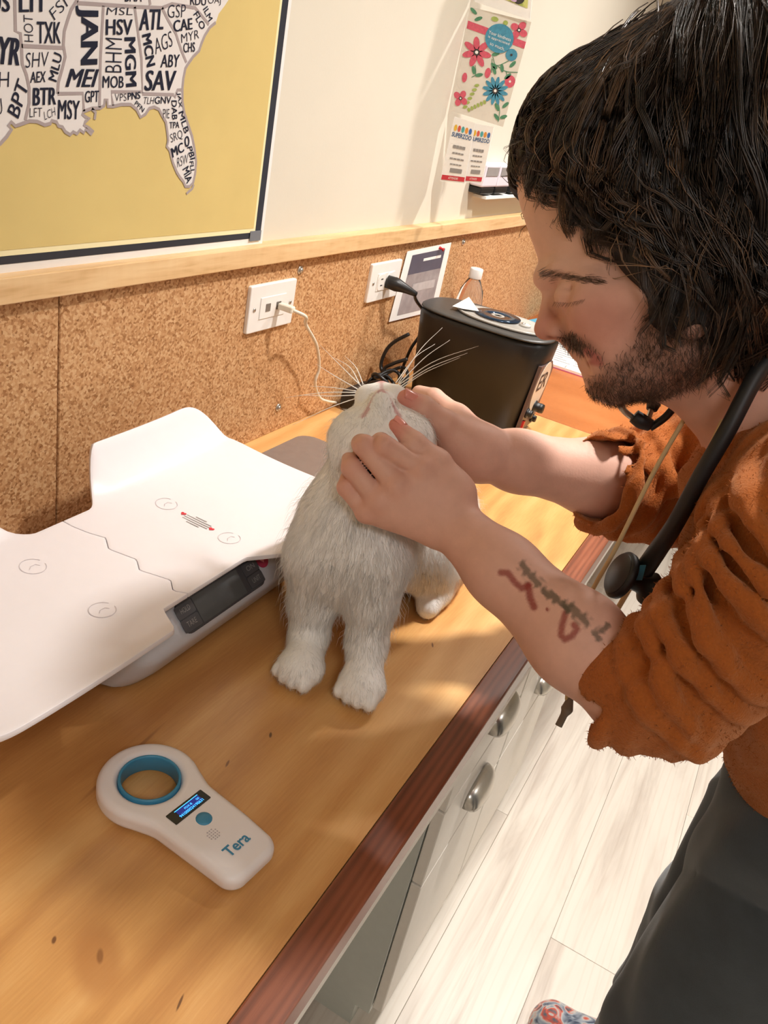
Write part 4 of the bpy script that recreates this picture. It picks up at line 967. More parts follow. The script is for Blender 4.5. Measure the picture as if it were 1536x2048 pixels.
# ------------------------------------------------------------------ the cat
M_FUR = fur_mat('white_fur')
M_SKINC = vcol_mat('cat_coat', .75, .15, sss=0.0, var=.05, vs=160, bump=.35, bs=240)
CF = Field(.0022)
nose = wt(763, 771, .848); ph_ = math.radians(12)
fd = math.cos(ph_) * UPV + math.sin(ph_) * FWD; chn = -math.cos(ph_) * FWD + math.sin(ph_) * UPV; lat = RGT.copy(); hc = nose - fd * .062
RH = np.array([lat, fd, chn])
def ch(l, f_, c_): return hc + lat * l + fd * f_ + chn * c_
CF.ell(hc, (.044, .043, .041), RH, .01)
for s_ in (-1, 1): CF.ell(ch(s_ * .031, .004, .008), (.021, .025, .024), RH, .014)       # cheeks
CF.cone(ch(0, .02, .008), ch(0, .050, .004), .024, .014, .012)                             # muzzle
for s_ in (-1, 1): CF.ell(ch(s_ * .0125, .046, .010), (.0145, .013, .0135), RH, .006)     # whisker pads
CF.ell(ch(0, .027, .031), (.0135, .019, .0130), RH, .004)                                  # chin
CF.ell(ch(0, .041, .0255), (.010, .006, .007), RH, .003)
CF.ell(ch(0, .0590, .006), (.0058, .0045, .0045), RH, .003)                                     # nose
for s_ in (-1, 1): CF.cone(ch(0, .0445, .0215), ch(s_ * .0175, .016, .031), .0022, .0034, .002, 'sub')   # mouth line
for s_ in (-1, 1):                                                                          # ears
    CF.cone(ch(s_ * .030, -.012, -.030), ch(s_ * .040, -.030, -.058), .014, .004, .008)
thr = wt(752, 905, .85)
CF.cone(ch(0, .0, .0), ch(0, -.03, -.006), .036, .035, .02)
CF.chain([ch(0, -.02, .0), wt(748, 940, .880), wt(718, 1040, .890), wt(706, 1100, .888)], [.036, .038, .050, .053], .03, 'add', .03)
CF.ell(wt(700, 1080, .888), (.050, .054, .066), None, .03)                                  # chest
chest = wt(695, 1080, .90); rump = np.array([.965, .325, .972])
CF.cone(chest + [.03, 0, 0], (.86, .318, .985), .055, .064, .03); CF.cone((.86, .318, .985), rump, .064, .058, .03)
CF.ell((.90, .272, .945), (.070, .032, .045), None, .02); CF.ell((.90, .358, .945), (.075, .035, .048), None, .02)      # thighs
CF.cone((.87, .262, .916), (.835, .260, .914), .017, .014, .016); CF.cone((.86, .374, .914), (.80, .376, .914), .014, .015, .012)
CF.chain([(1.0, .33, .935), (1.05, .32, .918), (1.07, .36, .914), (1.04, .40, .914)], [.020, .016, .014, .008], .02)  # tail
def leg(us, ts, rs, toe):
    P = [wt(u, v, t) for (u, v), t in zip(us, ts)]; CF.chain(P, rs, .022, 'add', .012)
    c = P[-1]; d = np.array([-.9, toe, 0]); d /= np.linalg.norm(d); sd = np.array([-d[1], d[0], 0])
    CF.ell(c + d * .004 + [0, 0, -.001], (.024, .0255, .0175), np.array([d, sd, [0, 0, 1]]), .010)
    for k in (-1.5, -.5, .5, 1.5): CF.ell(c + d * (.021 - abs(k) * .003) + sd * k * .0115 + [0, 0, -.006], (.0105, .0072, .0095), np.array([d, sd, [0, 0, 1]]), .003)
    return c
pawA = wz(606, 1338, TOP + .0175); pawB = wz(727, 1376, TOP + .0175)
def dep(P): return float((P - CAM) @ FWD)
leg([(640, 1120), (628, 1200), (618, 1272), (606, 1330)], [.885, .900, .912, dep(pawA) + .002], [.036, .0250, .0205, .019], .1)
leg([(748, 1120), (742, 1200), (733, 1285), (727, 1366)], [.870, .880, .890, dep(pawB) + .002], [.036, .0255, .0205, .019], -.05)
CF.cone(wt(850, 935, .797), wt(700, 945, .797), .015, .015, .008, 'sub')
V, Q = CF.mesh(); V = relax(V, Q, 1); Nn = normals(V, Q)
V[:, 2] = np.maximum(V[:, 2], TOP + .001)
uv = pj(V)
WHITE = np.array(srgb(248, 246, 242)[:3]); col = np.tile(WHITE, (len(V), 1))
def paint(col, m, c, a=1.0): m = np.clip(m, 0, 1)[:, None] * a; return col * (1 - m) + np.array(c[:3]) * m
lc = (V - hc) @ RH.T
PINKN = srgb(226, 150, 146); PINKM = srgb(206, 150, 150)
col = paint(col, 1.6 - np.linalg.norm(lc - [0, .0605, .007], axis=1) / .0056, PINKN)
ml = np.minimum(seg_dist(lc[:, [0, 1]], [(0, .0445), (.0175, .016)]), seg_dist(lc[:, [0, 1]], [(0, .0445), (-.0175, .016)]))
col = paint(col, (1.5 - ml / .0022) * (lc[:, 2] > .012) * (lc[:, 2] < .04) * (lc[:, 1] > .014), PINKM, .8)
col = paint(col, (1.5 - np.linalg.norm(lc - [0, .0455, .0245], axis=1) / .0055), PINKN, .6)
col = paint(col, (1.6 - seg_dist(lc[:, [0, 1]], [(0, .045), (0, .060)]) / .0016) * (lc[:, 2] > -.002) * (lc[:, 2] < .03), PINKM, .6)
col = paint(col, ((V[:, 0] > .87) & (V[:, 2] < .945) & (V[:, 1] < .255)) * np.clip(1.6 - np.abs(V[:, 1] - .236) / .02, 0, 1), srgb(222, 176, 130), .55)
cat = empty('cat', (.80, .31, TOP), 'fluffy white cat sitting on the worktop with its chin lifted by two hands', 'cat')
np_mesh('body', V, Q, M_SKINC, cat, True, col)
CAT = (V, Q, Nn, col, lc)
# ------------------------------------------------------------------ the person
person = empty('person', (.92, -.2, 0), 'person in rust sweater and dark trousers bending to hold the white cat by its chin', 'person')
T0 = .72; O = wt(1200, 600, T0); L_ = ray(1200, 600) * .5 + FWD * .5; L_ = -L_ / np.linalg.norm(L_)
Rr = RGT - L_ * (RGT @ L_); Rr /= np.linalg.norm(Rr); Uu = np.cross(L_, Rr)
def hp(u, v, c=0.0): r = ray(u, v); return CAM + r * ((c + (O - CAM) @ L_) / (r @ L_))
def loc(P): q = np.atleast_2d(P) - O; return np.stack([q @ Rr, q @ Uu, q @ L_], 1)
def glob(Pl): return O + Pl[:, :1] * Rr + Pl[:, 1:2] * Uu + Pl[:, 2:3] * L_
Fh = -.95 * Rr - .31 * Uu; Fh /= np.linalg.norm(Fh); Uh = -.31 * Rr + .95 * Uu; Uh /= np.linalg.norm(Uh); RHD = np.array([Fh, Uh, L_])
def mir(P): return P - 2 * ((P - O) @ L_) * L_
B = Field(.0018)
# --- skull and face
B.ell(hp(1264, 330), (.097, .095, .076), RHD, .02)
B.ell(hp(1252, 545), (.066, .092, .060), RHD, .03)
B.ell(hp(1290, 668), (.050, .050, .050), RHD, .025)
def both(fn):
    fn(lambda P: P); fn(mir)
def feat(m):
    B.cone(m(hp(1090, 553, .006)), m(hp(1122, 548, .030)), .0080, .0085, .012); B.cone(m(hp(1122, 548, .030)), m(hp(1185, 566, .049)), .0085, .0085, .012)
    B.ell(m(hp(1219, 640, .036)), (.028, .030, .022), RHD, .02)                       # cheek
    B.cone(m(hp(1178, 606, .046)), m(hp(1300, 590, .062)), .013, .012, .02)           # cheekbone
    B.cone(m(hp(1228, 752, .010)), m(hp(1365, 700, .050)), .016, .016, .022)          # jaw line
    B.ell(m(hp(1262, 712, .034)), (.030, .026, .016), RHD, .02)
both(feat)
B.ell(hp(1224, 757), (.0175, .020, .019), RHD, .012)                                    # chin
B.ell(hp(1208, 704), (.018, .028, .026), RHD, .012)                                    # mouth block
def feat2(m):
    B.ell(m(hp(1112, 584, .034)), (.013, .010, .014), RHD, .016, 'sub')               # eye socket
    B.ell(m(hp(1143, 588, .030)), (.0145, .0120, .0140), RHD, .008)                   # closed eye
    B.cone(m(hp(1120, 574, .040)), m(hp(1180, 581, .050)), .0009, .0009, .003, 'sub')   # lid crease
    B.cone(m(hp(1118, 606, .037)), m(hp(1160, 601, .043)), .0014, .0014, .003)        # lid edge
both(feat2)
B.cone(hp(1103, 576), hp(1092, 655), .0062, .0088, .006)                               # nose
B.ell(hp(1094, 657), (.0100, .0090, .0095), RHD, .006)
B.cone(hp(1118, 655), hp(1152, 690), .0080, .0085, .008)
def feat3(m):
    B.ell(m(hp(1118, 659, .0105)), (.0105, .0080, .0065), RHD, .005)
    B.ell(m(hp(1113, 673, .0085)), (.0075, .0045, .0040), RHD, .002, 'sub')
    B.cone(m(hp(1158, 706, .0)), m(hp(1186, 722, .018)), .0048, .0030, .005)
    B.cone(m(hp(1172, 729, .0)), m(hp(1192, 731, .016)), .0048, .0030, .005)
    B.cone(m(hp(1160, 719, .0)), m(hp(1192, 727, .020)), .0010, .0012, .002, 'sub')
    B.cone(m(hp(1128, 668, .020)), m(hp(1186, 728, .031)), .0012, .0016, .006, 'sub')  # nasolabial crease
    B.ell(m(hp(1372, 600, .072)), (.018, .031, .008), RHD, .006)
both(feat3)
# --- neck, torso, arms
NB = np.array([.80, -.03, 1.270])
B.cone(hp(1345, 620), NB, .054, .058, .03)
SL = np.array([.640, -.085, 1.290]); SR = np.array([.975, -.03, 1.265])
B.cone(NB + [0, -.02, -.03], SL, .060, .052, .03); B.cone(NB + [0, -.02, -.03], SR, .060, .052, .03)
B.cone(NB + [-.06, -.05, -.06], (.82, -.20, 1.0), .085, .09, .05); B.cone(NB + [.08, -.05, -.06], (.98, -.20, 1.0), .085, .09, .05)
EL = wt(1285, 1402, .690); WL = wt(893, 1036, .806)
B.cone(SL, EL, .046, .036, .03); MLs = WL + (EL - WL) * .70
B.cone(EL, MLs, .036, .0400, .02); B.cone(MLs, WL + (EL - WL) * .32, .0405, .0315, .02); B.cone(WL + (EL - WL) * .32, WL, .0315, .0250, .02)
ER = wt(1330, 985, .95); WR = wt(955, 905, .868)
B.cone(SR, ER, .046, .043, .03); MRs = WR + (ER - WR) * .62
B.cone(ER, MRs, .042, .041, .02); B.cone(MRs, WR + (ER - WR) * .2, .0405, .030, .02); B.cone(WR + (ER - WR) * .2, WR, .030, .0245, .02)
# --- left hand (near): back of the hand to the camera, fingers curled under the cat's chin
kn = [(843, 938, .789), (793, 972, .785), (757, 1001, .790), (733, 1024, .799)]
pip = [(768, 892, .777), (729, 892, .781), (703, 936, .786), (692, 975, .795)]
dip = [(757, 880, .801), (720, 886, .803), (702, 915, .809), (697, 957, .812)]
tip = [(775, 880, .818), (742, 890, .821), (722, 915, .826), (715, 950, .826)]
rk = [.0128, .0125, .0120, .0110]; rp = [.0110, .0112, .0104, .0094]; rt_ = [.0090, .0092, .0086, .0078]
for i in range(4):
    K = wt(*kn[i]); w0 = WL + (K - WL) * .12 + (wt(905, 1005, .800) - WL) * (.5 - i * .32)
    B.cone(w0, K, .020, rk[i] * .96, .014)
B.ell(wt(800, 975, .800), (.020, .024, .018), None, .012)
for i in range(4):
    K, P1, D1, T1 = [wt(*x) for x in (kn[i], pip[i], dip[i], tip[i])]
    B.ell(K + (CAM - K) / np.linalg.norm(CAM - K) * .0035, (rk[i] * .9,) * 3, None, .006)
    m1 = K + (P1 - K) * .5
    B.cone(K, m1, rk[i] * .93, rp[i] * .93, .0025); B.cone(m1, P1, rp[i] * .93, rp[i] * .97, .0012)
    B.cone(P1, D1, rp[i] * .97, rt_[i] * 1.05, .0012); B.cone(D1, T1, rt_[i] * 1.05, rt_[i] * .9, .0012)
cmc, mcp, ip, tp = wt(905, 985, .806), wt(874, 927, .799), wt(828, 887, .793), wt(792, 855, .797)
B.cone(WL, cmc, .022, .019, .016); B.cone(cmc, mcp, .019, .0140, .014); B.cone(mcp, ip, .0132, .0112, .006); B.cone(ip, tp, .0112, .0088, .004)
B.cone(wt(850, 980, .80), wt(790, 1010, .80), .018, .016, .014)
# --- right hand (far): thumb along the cat's muzzle, fingers behind its cheek
kn2 = [(912, 833, .888), (925, 858, .905), (930, 885, .915), (932, 905, .918)]
pip2 = [(868, 796, .897), (878, 826, .925), (885, 862, .935), (890, 892, .935)]
tip2 = [(838, 786, .915), (842, 822, .940), (850, 858, .945), (858, 886, .945)]
for i in range(4):
    K, P1, T1 = [wt(*x) for x in (kn2[i], pip2[i], tip2[i])]
    B.cone(WR, K, .021, .0125, .018); B.cone(K, P1, .0122, .0105, .005); B.cone(P1, T1, .0105, .0085, .003)
cmc2, mcp2, ip2, tp2 = wt(925, 886, .856), wt(890, 850, .842), wt(846, 816, .829), wt(813, 798, .822)
B.cone(WR, cmc2, .023, .020, .016); B.cone(cmc2, mcp2, .0195, .0150, .012); B.cone(mcp2, ip2, .0140, .0122, .006); B.cone(ip2, tp2, .0122, .0096, .004)
B.cone(cmc2, wt(912, 840, .872), .019, .015, .016)
V, Q = B.mesh(); V = relax(V, Q, 1, .4); Nb = normals(V, Q); uv = pj(V); lv = loc(V)
# --- skin colours: the skin's own tones, beard shadow and tattoos
SKIN = np.array(srgb(220, 172, 152)[:3]); RED = srgb(198, 122, 108); PALE = srgb(228, 186, 162)
col = np.tile(SKIN, (len(V), 1))
def near3(P, r): return np.clip(1.5 - np.linalg.norm(V - P, axis=1) / r, 0, 1)
head = (lv[:, 0] > -.09) & (uv[:, 1] < 820) & (uv[:, 0] > 1030) & (dep(hp(1200, 600)) > 0)
col = paint(col, near3(hp(1094, 655), .016), RED, .65); col = paint(col, near3(hp(1200, 640, .05), .03), RED, .45); col = paint(col, near3(hp(1110, 430, .03), .06), PALE, .6)
for P_ in (tp, tp2): col = paint(col, near3(P_, .013), srgb(214, 118, 104), .75)
for i in range(4): col = paint(col, near3(wt(*pip[i]), .011), srgb(206, 138, 118), .5); col = paint(col, near3(wt(*kn[i]), .013), srgb(204, 142, 122), .45)
# beard: soft mask drawn on the head's own side plane (both sides alike)
def l2(u, v, c=.045): return loc(hp(u, v, c))[0, :2]
beard_poly = [l2(1116, 674, .0), l2(1138, 668, .012), l2(1172, 686, .026), l2(1198, 714, .03), l2(1212, 734, .03), l2(1232, 722), l2(1262, 690), l2(1282, 640, .06), l2(1290, 596, .066), l2(1345, 590, .068), l2(1420, 690), l2(1400, 770, .02), l2(1290, 812, .0), l2(1225, 812, .0), l2(1178, 792, .0), l2(1172, 764, 0), l2(1192, 752, .012), l2(1198, 738, .014), l2(1180, 716, .010), l2(1155, 704, .0), l2(1130, 692, 0)]
hm = (np.linalg.norm(V - hp(1260, 640), axis=1) < .16)
bm_ = np.zeros(len(V)); bm_[hm] = in_poly(lv[hm][:, :2], beard_poly).astype(float)
E2 = np.concatenate([Q[:, [0, 1]], Q[:, [1, 2]], Q[:, [2, 3]], Q[:, [3, 0]]]); cn = np.bincount(E2[:, 0], minlength=len(V)) + np.bincount(E2[:, 1], minlength=len(V))
for _ in range(12): bm_ = .4 * bm_ + .6 * (np.bincount(E2[:, 0], bm_[E2[:, 1]], len(V)) + np.bincount(E2[:, 1], bm_[E2[:, 0]], len(V))) / np.maximum(cn, 1)
col = paint(col, bm_, srgb(112, 76, 62), .62)
lip = np.minimum(seg_dist(lv[:, :2], [l2(1160, 708, 0), l2(1188, 723, .016)]), seg_dist(lv[:, :2], [l2(1173, 729, 0), l2(1190, 731, .014)]))
col = paint(col, (1.6 - lip / .0022) * hm, srgb(184, 104, 98), .8)
col = paint(col, near3(hp(1151, 469, .045), .0028) * hm, srgb(150, 60, 50), .8)
# tattoos on the near forearm
arm = (np.abs(dep(WL) - .8) < 1) & (np.linalg.norm(V - (WL + EL) / 2, axis=1) < .17)
face_cam = ((CAM - V) * Nb).sum(1) > 0
def tat(poly_pts, w, c, a):
    global col
    d = seg_dist(uv, poly_pts) + w * .55 * np.sin(uv[:, 0] * .31 + 1.7 * np.sin(uv[:, 1] * .23)) * (c is GRN); col = paint(col, np.clip(1.8 - d / w, 0, 1) * arm * face_cam, c, a)
REDT = srgb(140, 52, 46); GRN = srgb(84, 78, 62)
tat([(1002, 1145), (1016, 1146), (1030, 1165), (1044, 1177), (1056, 1170)], 5, REDT, .8); tat([(1057, 1172), (1060, 1195), (1068, 1214)], 5.5, REDT, .85); tat([(1094, 1218), (1095, 1220)], 2.5, REDT, .9)
tat([(1131, 1226), (1124, 1250), (1122, 1270), (1130, 1279), (1144, 1272), (1154, 1258), (1148, 1250)], 5, REDT, .8)
tat([(1046, 1132), (1060, 1150), (1078, 1168)], 7, GRN, .75); tat([(1092, 1184), (1112, 1199), (1136, 1216)], 6, GRN, .8); tat([(1138, 1214), (1160, 1232), (1170, 1242)], 8, GRN, .75); tat([(1215, 1252), (1190, 1268), (1200, 1278)], 5, GRN, .75)
M_SKIN = vcol_mat('skin', .55, .28, sss=.0, bump=.12, bs=420, var=.10, vs=70)
np_mesh('body', V, Q, M_SKIN, person, True, col)
BV, BQ, BN, BMASK = V, Q, Nb, bm_
# nails on the two thumbs
M_NAIL = plain('nail_pink', srgb(228, 150, 136), .25, spec=.5)
def nail(name, P_, ax, up, w, l):
    ax = ax / np.linalg.norm(ax); up = up - ax * (up @ ax); up /= np.linalg.norm(up); sd = np.cross(ax, up); V_ = []; F_ = []
    for i in range(7):
        for j in range(7):
            a, b_ = (i / 6 - .5) * 2, (j / 6 - .5) * 2; a2 = a * math.sqrt(max(0, 1 - .45 * b_ * b_)) if a > 0 else a
            V_.append(P_ + ax * a2 * l + sd * b_ * w + up * (.0012 - .0035 * b_ * b_ - .0006 * a * a))
    for i in range(6):
        for j in range(6): F_.append((i * 7 + j, (i + 1) * 7 + j, (i + 1) * 7 + j + 1, i * 7 + j + 1))
    o = mesh_obj(name, V_, F_, M_NAIL, person, True); o.modifiers.new('s', 'SOLIDIFY').thickness = .0008
tow = lambda P_: (CAM - P_) / np.linalg.norm(CAM - P_)
u2 = tow(tp2) * .75 + UPV * .65; u2 -= (tp2 - ip2) / np.linalg.norm(tp2 - ip2) * (u2 @ ((tp2 - ip2) / np.linalg.norm(tp2 - ip2))); u2 /= np.linalg.norm(u2)
nail('thumb_nail', tp2 + u2 * .0090, tp2 - ip2, u2, .0062, .0075)
u1 = UPV * .9 + RGT * .5 + tow(tp) * .35; a1 = (tp - ip) / np.linalg.norm(tp - ip); u1 -= a1 * (u1 @ a1); u1 /= np.linalg.norm(u1)
nail('thumb_nail', tp + u1 * .0084, tp - ip, u1, .0058, .0068)
# --- beard, brows, lashes
M_HAIR = vcol_mat('brown_hair', .36, .7, var=.2, vs=300)
rng = np.random.default_rng(5)
fm = BMASK[BQ].mean(1) ** 1.5; fm = fm * (1 + 1.6 * (np.linalg.norm(BV[BQ[:, 0]] - hp(1155, 695, .01), axis=1) < .03)); P, f = surf_points(BV, BQ, 6500, rng, fm); n = BN[BQ[f, 0]]
d = -.75 * Uh + .35 * Fh * 0 + .10 * Fh + rng.normal(size=(len(P), 3)) * .35; d -= n * (d * n).sum(1)[:, None] * .8; d /= np.linalg.norm(d, axis=1)[:, None]
ln = (.0045 + .004 * rng.random(len(P)))[:, None]; A = P - n * .0004; Bp = A + (d * .75 + n * .5) * ln * .5; Cp = Bp + (d * .95 + n * .15) * ln * .5
hc_ = np.array(srgb(76, 54, 42)[:3]) * (.5 + 1.2 * rng.random((len(P), 1)))
tag(strands('beard', np.stack([A, Bp, Cp], 1), .00016, M_HAIR, person, None, hc_), 'short dark brown beard', kind='stuff')
pa = []; root = []
def surf_hit(u, v):
    """first body surface point under a pixel"""
    ts = np.arange(.60, .80, .0008); r = ray(u, v); Ps = CAM + r * (ts / (r @ FWD))[:, None]; ix_ = np.argmax(B.at(Ps) < 0)
    return Ps[ix_] if ix_ > 0 else wt(u, v, .70)
for k in range(420):
    s = rng.random(); u = 1072 + 128 * s; v = 550 + 5 * math.sin(s * 3) + 20 * max(0, s - .5) + rng.normal() * (5.5 - 3 * s)
    du = 13 + 6 * rng.random(); dv = -7 + 12 * s + rng.normal() * 2; h_ = [surf_hit(u + du * w_, v + dv * w_) for w_ in (0, .5, 1)]
    pa.append([h_[0] - L_ * .0003, h_[1] + L_ * .0012, h_[2] + L_ * .0008])
for k in range(34):
    s = k / 33; u = 1108 + 62 * s; v = 603 + 4 * math.sin(s * 3.1) - 6 * s; P0 = surf_hit(u, v); dd = -Uu * .9 - Rr * .45 + L_ * .3 + rng.normal(size=3) * .12; pa.append([P0, P0 + dd * .003, P0 + dd * .0058 + Uu * .0006])
tag(strands('eyebrow_and_lashes', np.array(pa), .00011, M_HAIR, person, None, np.tile(np.array(srgb(100, 74, 58)[:3]), (len(pa), 1))), kind='stuff')
# --- hair: a full mass and thousands of wavy locks
HF = Field(.003)
HF.ell(hp(1292, 325), (.106, .095, .092), RHD, .02)
HF.ell(hp(1430, 430), (.088, .098, .088), RHD, .04)
HF.ell(hp(1455, 600), (.066, .070, .080), RHD, .04)
HF.ell(hp(1445, 235), (.088, .098, .088), RHD, .04)
HF.ell(hp(1165, 302), (.038, .052, .060), RHD, .03)
for s_ in (1, -1): HF.ell(O + (hp(1330, 560, .06) - O) if s_ > 0 else mir(hp(1330, 560, .06)), (.038, .052, .026), RHD, .03)
hl = [(960, 350), (1052, 352), (1100, 392), (1130, 440), (1180, 488), (1235, 540), (1282, 598), (1296, 650), (1345, 690), (1420, 720), (1500, 790), (1500, 1000), (960, 1000)]
hpoly = [l2(u, v, .055 if u > 1080 else .02) for u, v in hl]
def cut(P):
    q = loc(P)[:, :2]; d = seg_dist(q, hpoly + [hpoly[0]]); return np.where(in_poly(q, hpoly), -d, d)
HF.custom(cut, O - 1, O + 1, .012, 'sub')
hV, hQ = HF.mesh(); hV = relax(hV, hQ, 2)
M_HMASS = plain('hair_mass_dark', srgb(26, 19, 16), .6, var=.3, vs=200, bump=.6, bs=260)
np_mesh('hair', hV, hQ, M_HMASS, person)
q = loc(hV); x0, y0 = q[:, 0].min() - .02, q[:, 1].min() - .02; gx = np.arange(x0, q[:, 0].max() + .02, .004); gy = np.arange(y0, q[:, 1].max() + .02, .004); gz = np.arange(.125, -.004, -.003)
GX, GY = np.meshgrid(gx, gy, indexing='ij'); Hm = np.full(GX.shape, -.01)
for z in gz:
    pts = glob(np.stack([GX.ravel(), GY.ravel(), np.full(GX.size, z)], 1)); dd = HF.at(pts).reshape(GX.shape); Hm = np.where((Hm < 0) & (dd < 0), z, Hm)
def hz(x, y):
    i = np.clip(((x - x0) / .004), 0, len(gx) - 1.01); j = np.clip(((y - y0) / .004), 0, len(gy) - 1.01); a, b_ = i.astype(int), j.astype(int); fi, fj = i - a, j - b_
    return Hm[a, b_] * (1 - fi) * (1 - fj) + Hm[a + 1, b_] * fi * (1 - fj) + Hm[a, b_ + 1] * (1 - fi) * fj + Hm[a + 1, b_ + 1] * fi * fj
guides = [[(1350, 5), (1250, 62), (1170, 115), (1108, 182), (1074, 238), (1062, 290), (1066, 318)], [(1345, 20), (1255, 85), (1178, 140), (1122, 207), (1082, 262), (1068, 310), (1074, 340)],
          [(1335, 30), (1232, 110), (1156, 187), (1106, 252), (1092, 320), (1104, 372), (1124, 418)],
          [(1335, 35), (1245, 125), (1175, 200), (1135, 290), (1132, 370), (1165, 440), (1215, 505)], [(1345, 32), (1265, 135), (1215, 230), (1190, 330), (1200, 420), (1250, 510), (1305, 610)],
          [(1365, 30), (1295, 150), (1258, 260), (1250, 360), (1275, 450), (1330, 550), (1338, 680)], [(1392, 5), (1342, 160), (1312, 290), (1318, 400), (1355, 500), (1405, 600), (1375, 735)],
          [(1432, -10), (1400, 160), (1380, 320), (1400, 440), (1450, 550), (1470, 650), (1420, 775)], [(1480, -15), (1465, 170), (1455, 330), (1480, 460), (1530, 570), (1535, 660), (1495, 750)],
          [(1535, -10), (1530, 170), (1535, 330), (1560, 470), (1600, 590), (1590, 690), (1555, 770)], [(1590, 0), (1610, 200), (1625, 360), (1640, 500), (1650, 620), (1640, 710), (1600, 780)]]
Mg = 16; G_ = np.array([catmull([loc(hp(u, v, .06))[0, :2] for u, v in g], Mg) for g in guides])   # (10, Mg, 2)
def locks(nc, per, seed, amp, spread, lift0, lift1, tone, pw=2.2):
    rg = np.random.default_rng(seed); out = []; cols = []; tt = np.linspace(0, 1, Mg); lifts = []
    for c in range(nc):
        g = rg.random() * (len(guides) - 1.001); ph = rg.random(2) * 6.28; fr = 1.0 + 1.6 * rg.random(); am = amp * (.5 + rg.random()); t0 = rg.random() * .45 if rg.random() < .7 else 0.0; t1 = .72 + .34 * rg.random()
        if g < 4.2: t1 = min(t1, .84 + .02 * g); am *= .6
        hue = tone[int(rg.random() ** pw * len(tone))]; lf = (lift0 + (lift1 - lift0) * rg.random()) * (.45 if g < 3 else 1)
        for s in range(per):
            gg = np.clip(g + rg.normal() * spread, 0, len(guides) - 1.001); i = int(gg); fr_ = gg - i
            ts = t0 + (t1 - t0) * tt; ts = np.clip(ts, 0, 1) * (Mg - 1); a = np.minimum(ts.astype(int), Mg - 2); b_ = (ts - a)[:, None]
            ga = G_[i][a] * (1 - b_) + G_[i][a + 1] * b_; gb = G_[i + 1][a] * (1 - b_) + G_[i + 1][a + 1] * b_; p = ga * (1 - fr_) + gb * fr_
            tn = np.gradient(p, axis=0); tn /= np.linalg.norm(tn, axis=1)[:, None] + 1e-9; pr = np.stack([-tn[:, 1], tn[:, 0]], 1)
            env = .25 + 1.25 * tt; wv = np.sin(6.28 * fr * tt + ph[0]) * am * env
            p = p + pr * (wv + rg.normal() * .0016 * (1.2 - tt))[:, None]
            z = hz(p[:, 0], p[:, 1]); ix_ = np.maximum.accumulate(np.where(z > .002, np.arange(Mg), 0)); z = np.maximum(z[ix_], 0)
            k = np.ones(3) / 3; z = np.convolve(np.pad(z, 1, 'edge'), k, 'valid')
            lifts.append(lf * (.25 + .75 * np.sin(math.pi * np.clip(tt * .85 + .12, 0, 1))) + .005 * np.cos(6.28 * fr * tt + ph[1]) * env + rg.normal() * .0014)
            out.append(np.stack([p[:, 0], p[:, 1], z], 1)); cols.append(np.array(hue[:3]) * (.7 + .6 * rg.random()))
    out = np.array(out); q_ = glob(out.reshape(-1, 3)); g0 = HF.at(q_); e = .004
    n_ = np.stack([HF.at(q_ + e * a_) - g0 for a_ in (Rr, Uu, L_)], 1); n_[:, 2] += 1e-4; n_ /= np.linalg.norm(n_, axis=1)[:, None] + 1e-9
    out = out + n_.reshape(out.shape) * np.array(lifts)[..., None]
    return out, np.array(cols)
DK = [srgb(40, 30, 24), srgb(54, 40, 31), srgb(72, 54, 41), srgb(104, 78, 56)]
o1_, c1_ = locks(270, 20, 21, .008, .055, -.001, .013, DK); o2_, c2_ = locks(120, 3, 22, .012, .12, .004, .016, [srgb(66, 50, 38), srgb(96, 72, 52), srgb(134, 104, 76)])
pl = np.concatenate([o1_, o2_]); pc = np.concatenate([c1_, c2_])
def tog(a): return glob(a.reshape(-1, 3)).reshape(a.shape)
tag(strands('hair_locks', tog(pl), .00042, M_HAIR, person, None, pc, (.5, 1.0, .9, .25)), 'long wavy dark brown hair', kind='stuff')
pm = pl[::5].copy(); pm[..., 2] *= -1; tag(strands('hair_locks', tog(pm), .0008, M_HAIR, person, None, pc[::5], (.6, 1.0, .9, .3)), kind='stuff')

# locks over the back of the head, combed downwards along the mass
hN = normals(hV, hQ); lq = loc(hV); rg = np.random.default_rng(31)
bk = ((lq[:, 0] > loc(hp(1440, 300))[0, 0]) | (np.abs(lq[:, 2]) < .02)) & (lq[:, 1] > loc(hp(1440, 640))[0, 1])
mk = bk[hQ].all(1).astype(float); P, f = surf_points(hV, hQ, 2600, rg, mk); cur = P.copy(); path = []
dn_ = np.array([0.0, -.15, -1.0]); sw_ = rg.random((len(P), 1)) * 6.28; ctr = hp(1300, 120)
for k in range(13):
    g0 = HF.at(cur); gr_ = np.stack([HF.at(cur + np.eye(3)[a_] * .003) - g0 for a_ in range(3)], 1); gr_ /= np.linalg.norm(gr_, axis=1)[:, None] + 1e-9
    cur = cur - gr_ * (g0[:, None] - .004 - .004 * np.sin(sw_ + k * .5)); path.append(cur.copy())
    d_ = dn_ + .9 * (cur - ctr) / np.linalg.norm(cur - ctr, axis=1)[:, None] * max(0, 1 - k / 9); d_ = d_ - gr_ * (d_ * gr_).sum(1)[:, None]; d_ /= np.linalg.norm(d_, axis=1)[:, None] + 1e-9
    sd_ = np.cross(d_, gr_); cur = cur + (d_ + sd_ * .45 * np.cos(sw_ + k * .8)) * .0095
tag(strands('hair_locks', np.stack(path, 1), .0011, M_HAIR, person, None, np.array(DK)[rg.integers(0, 3, len(P))][:, :3] * (.8 + .5 * rg.random((len(P), 1))), (.4, 1.0, .9, .3)), kind='stuff')
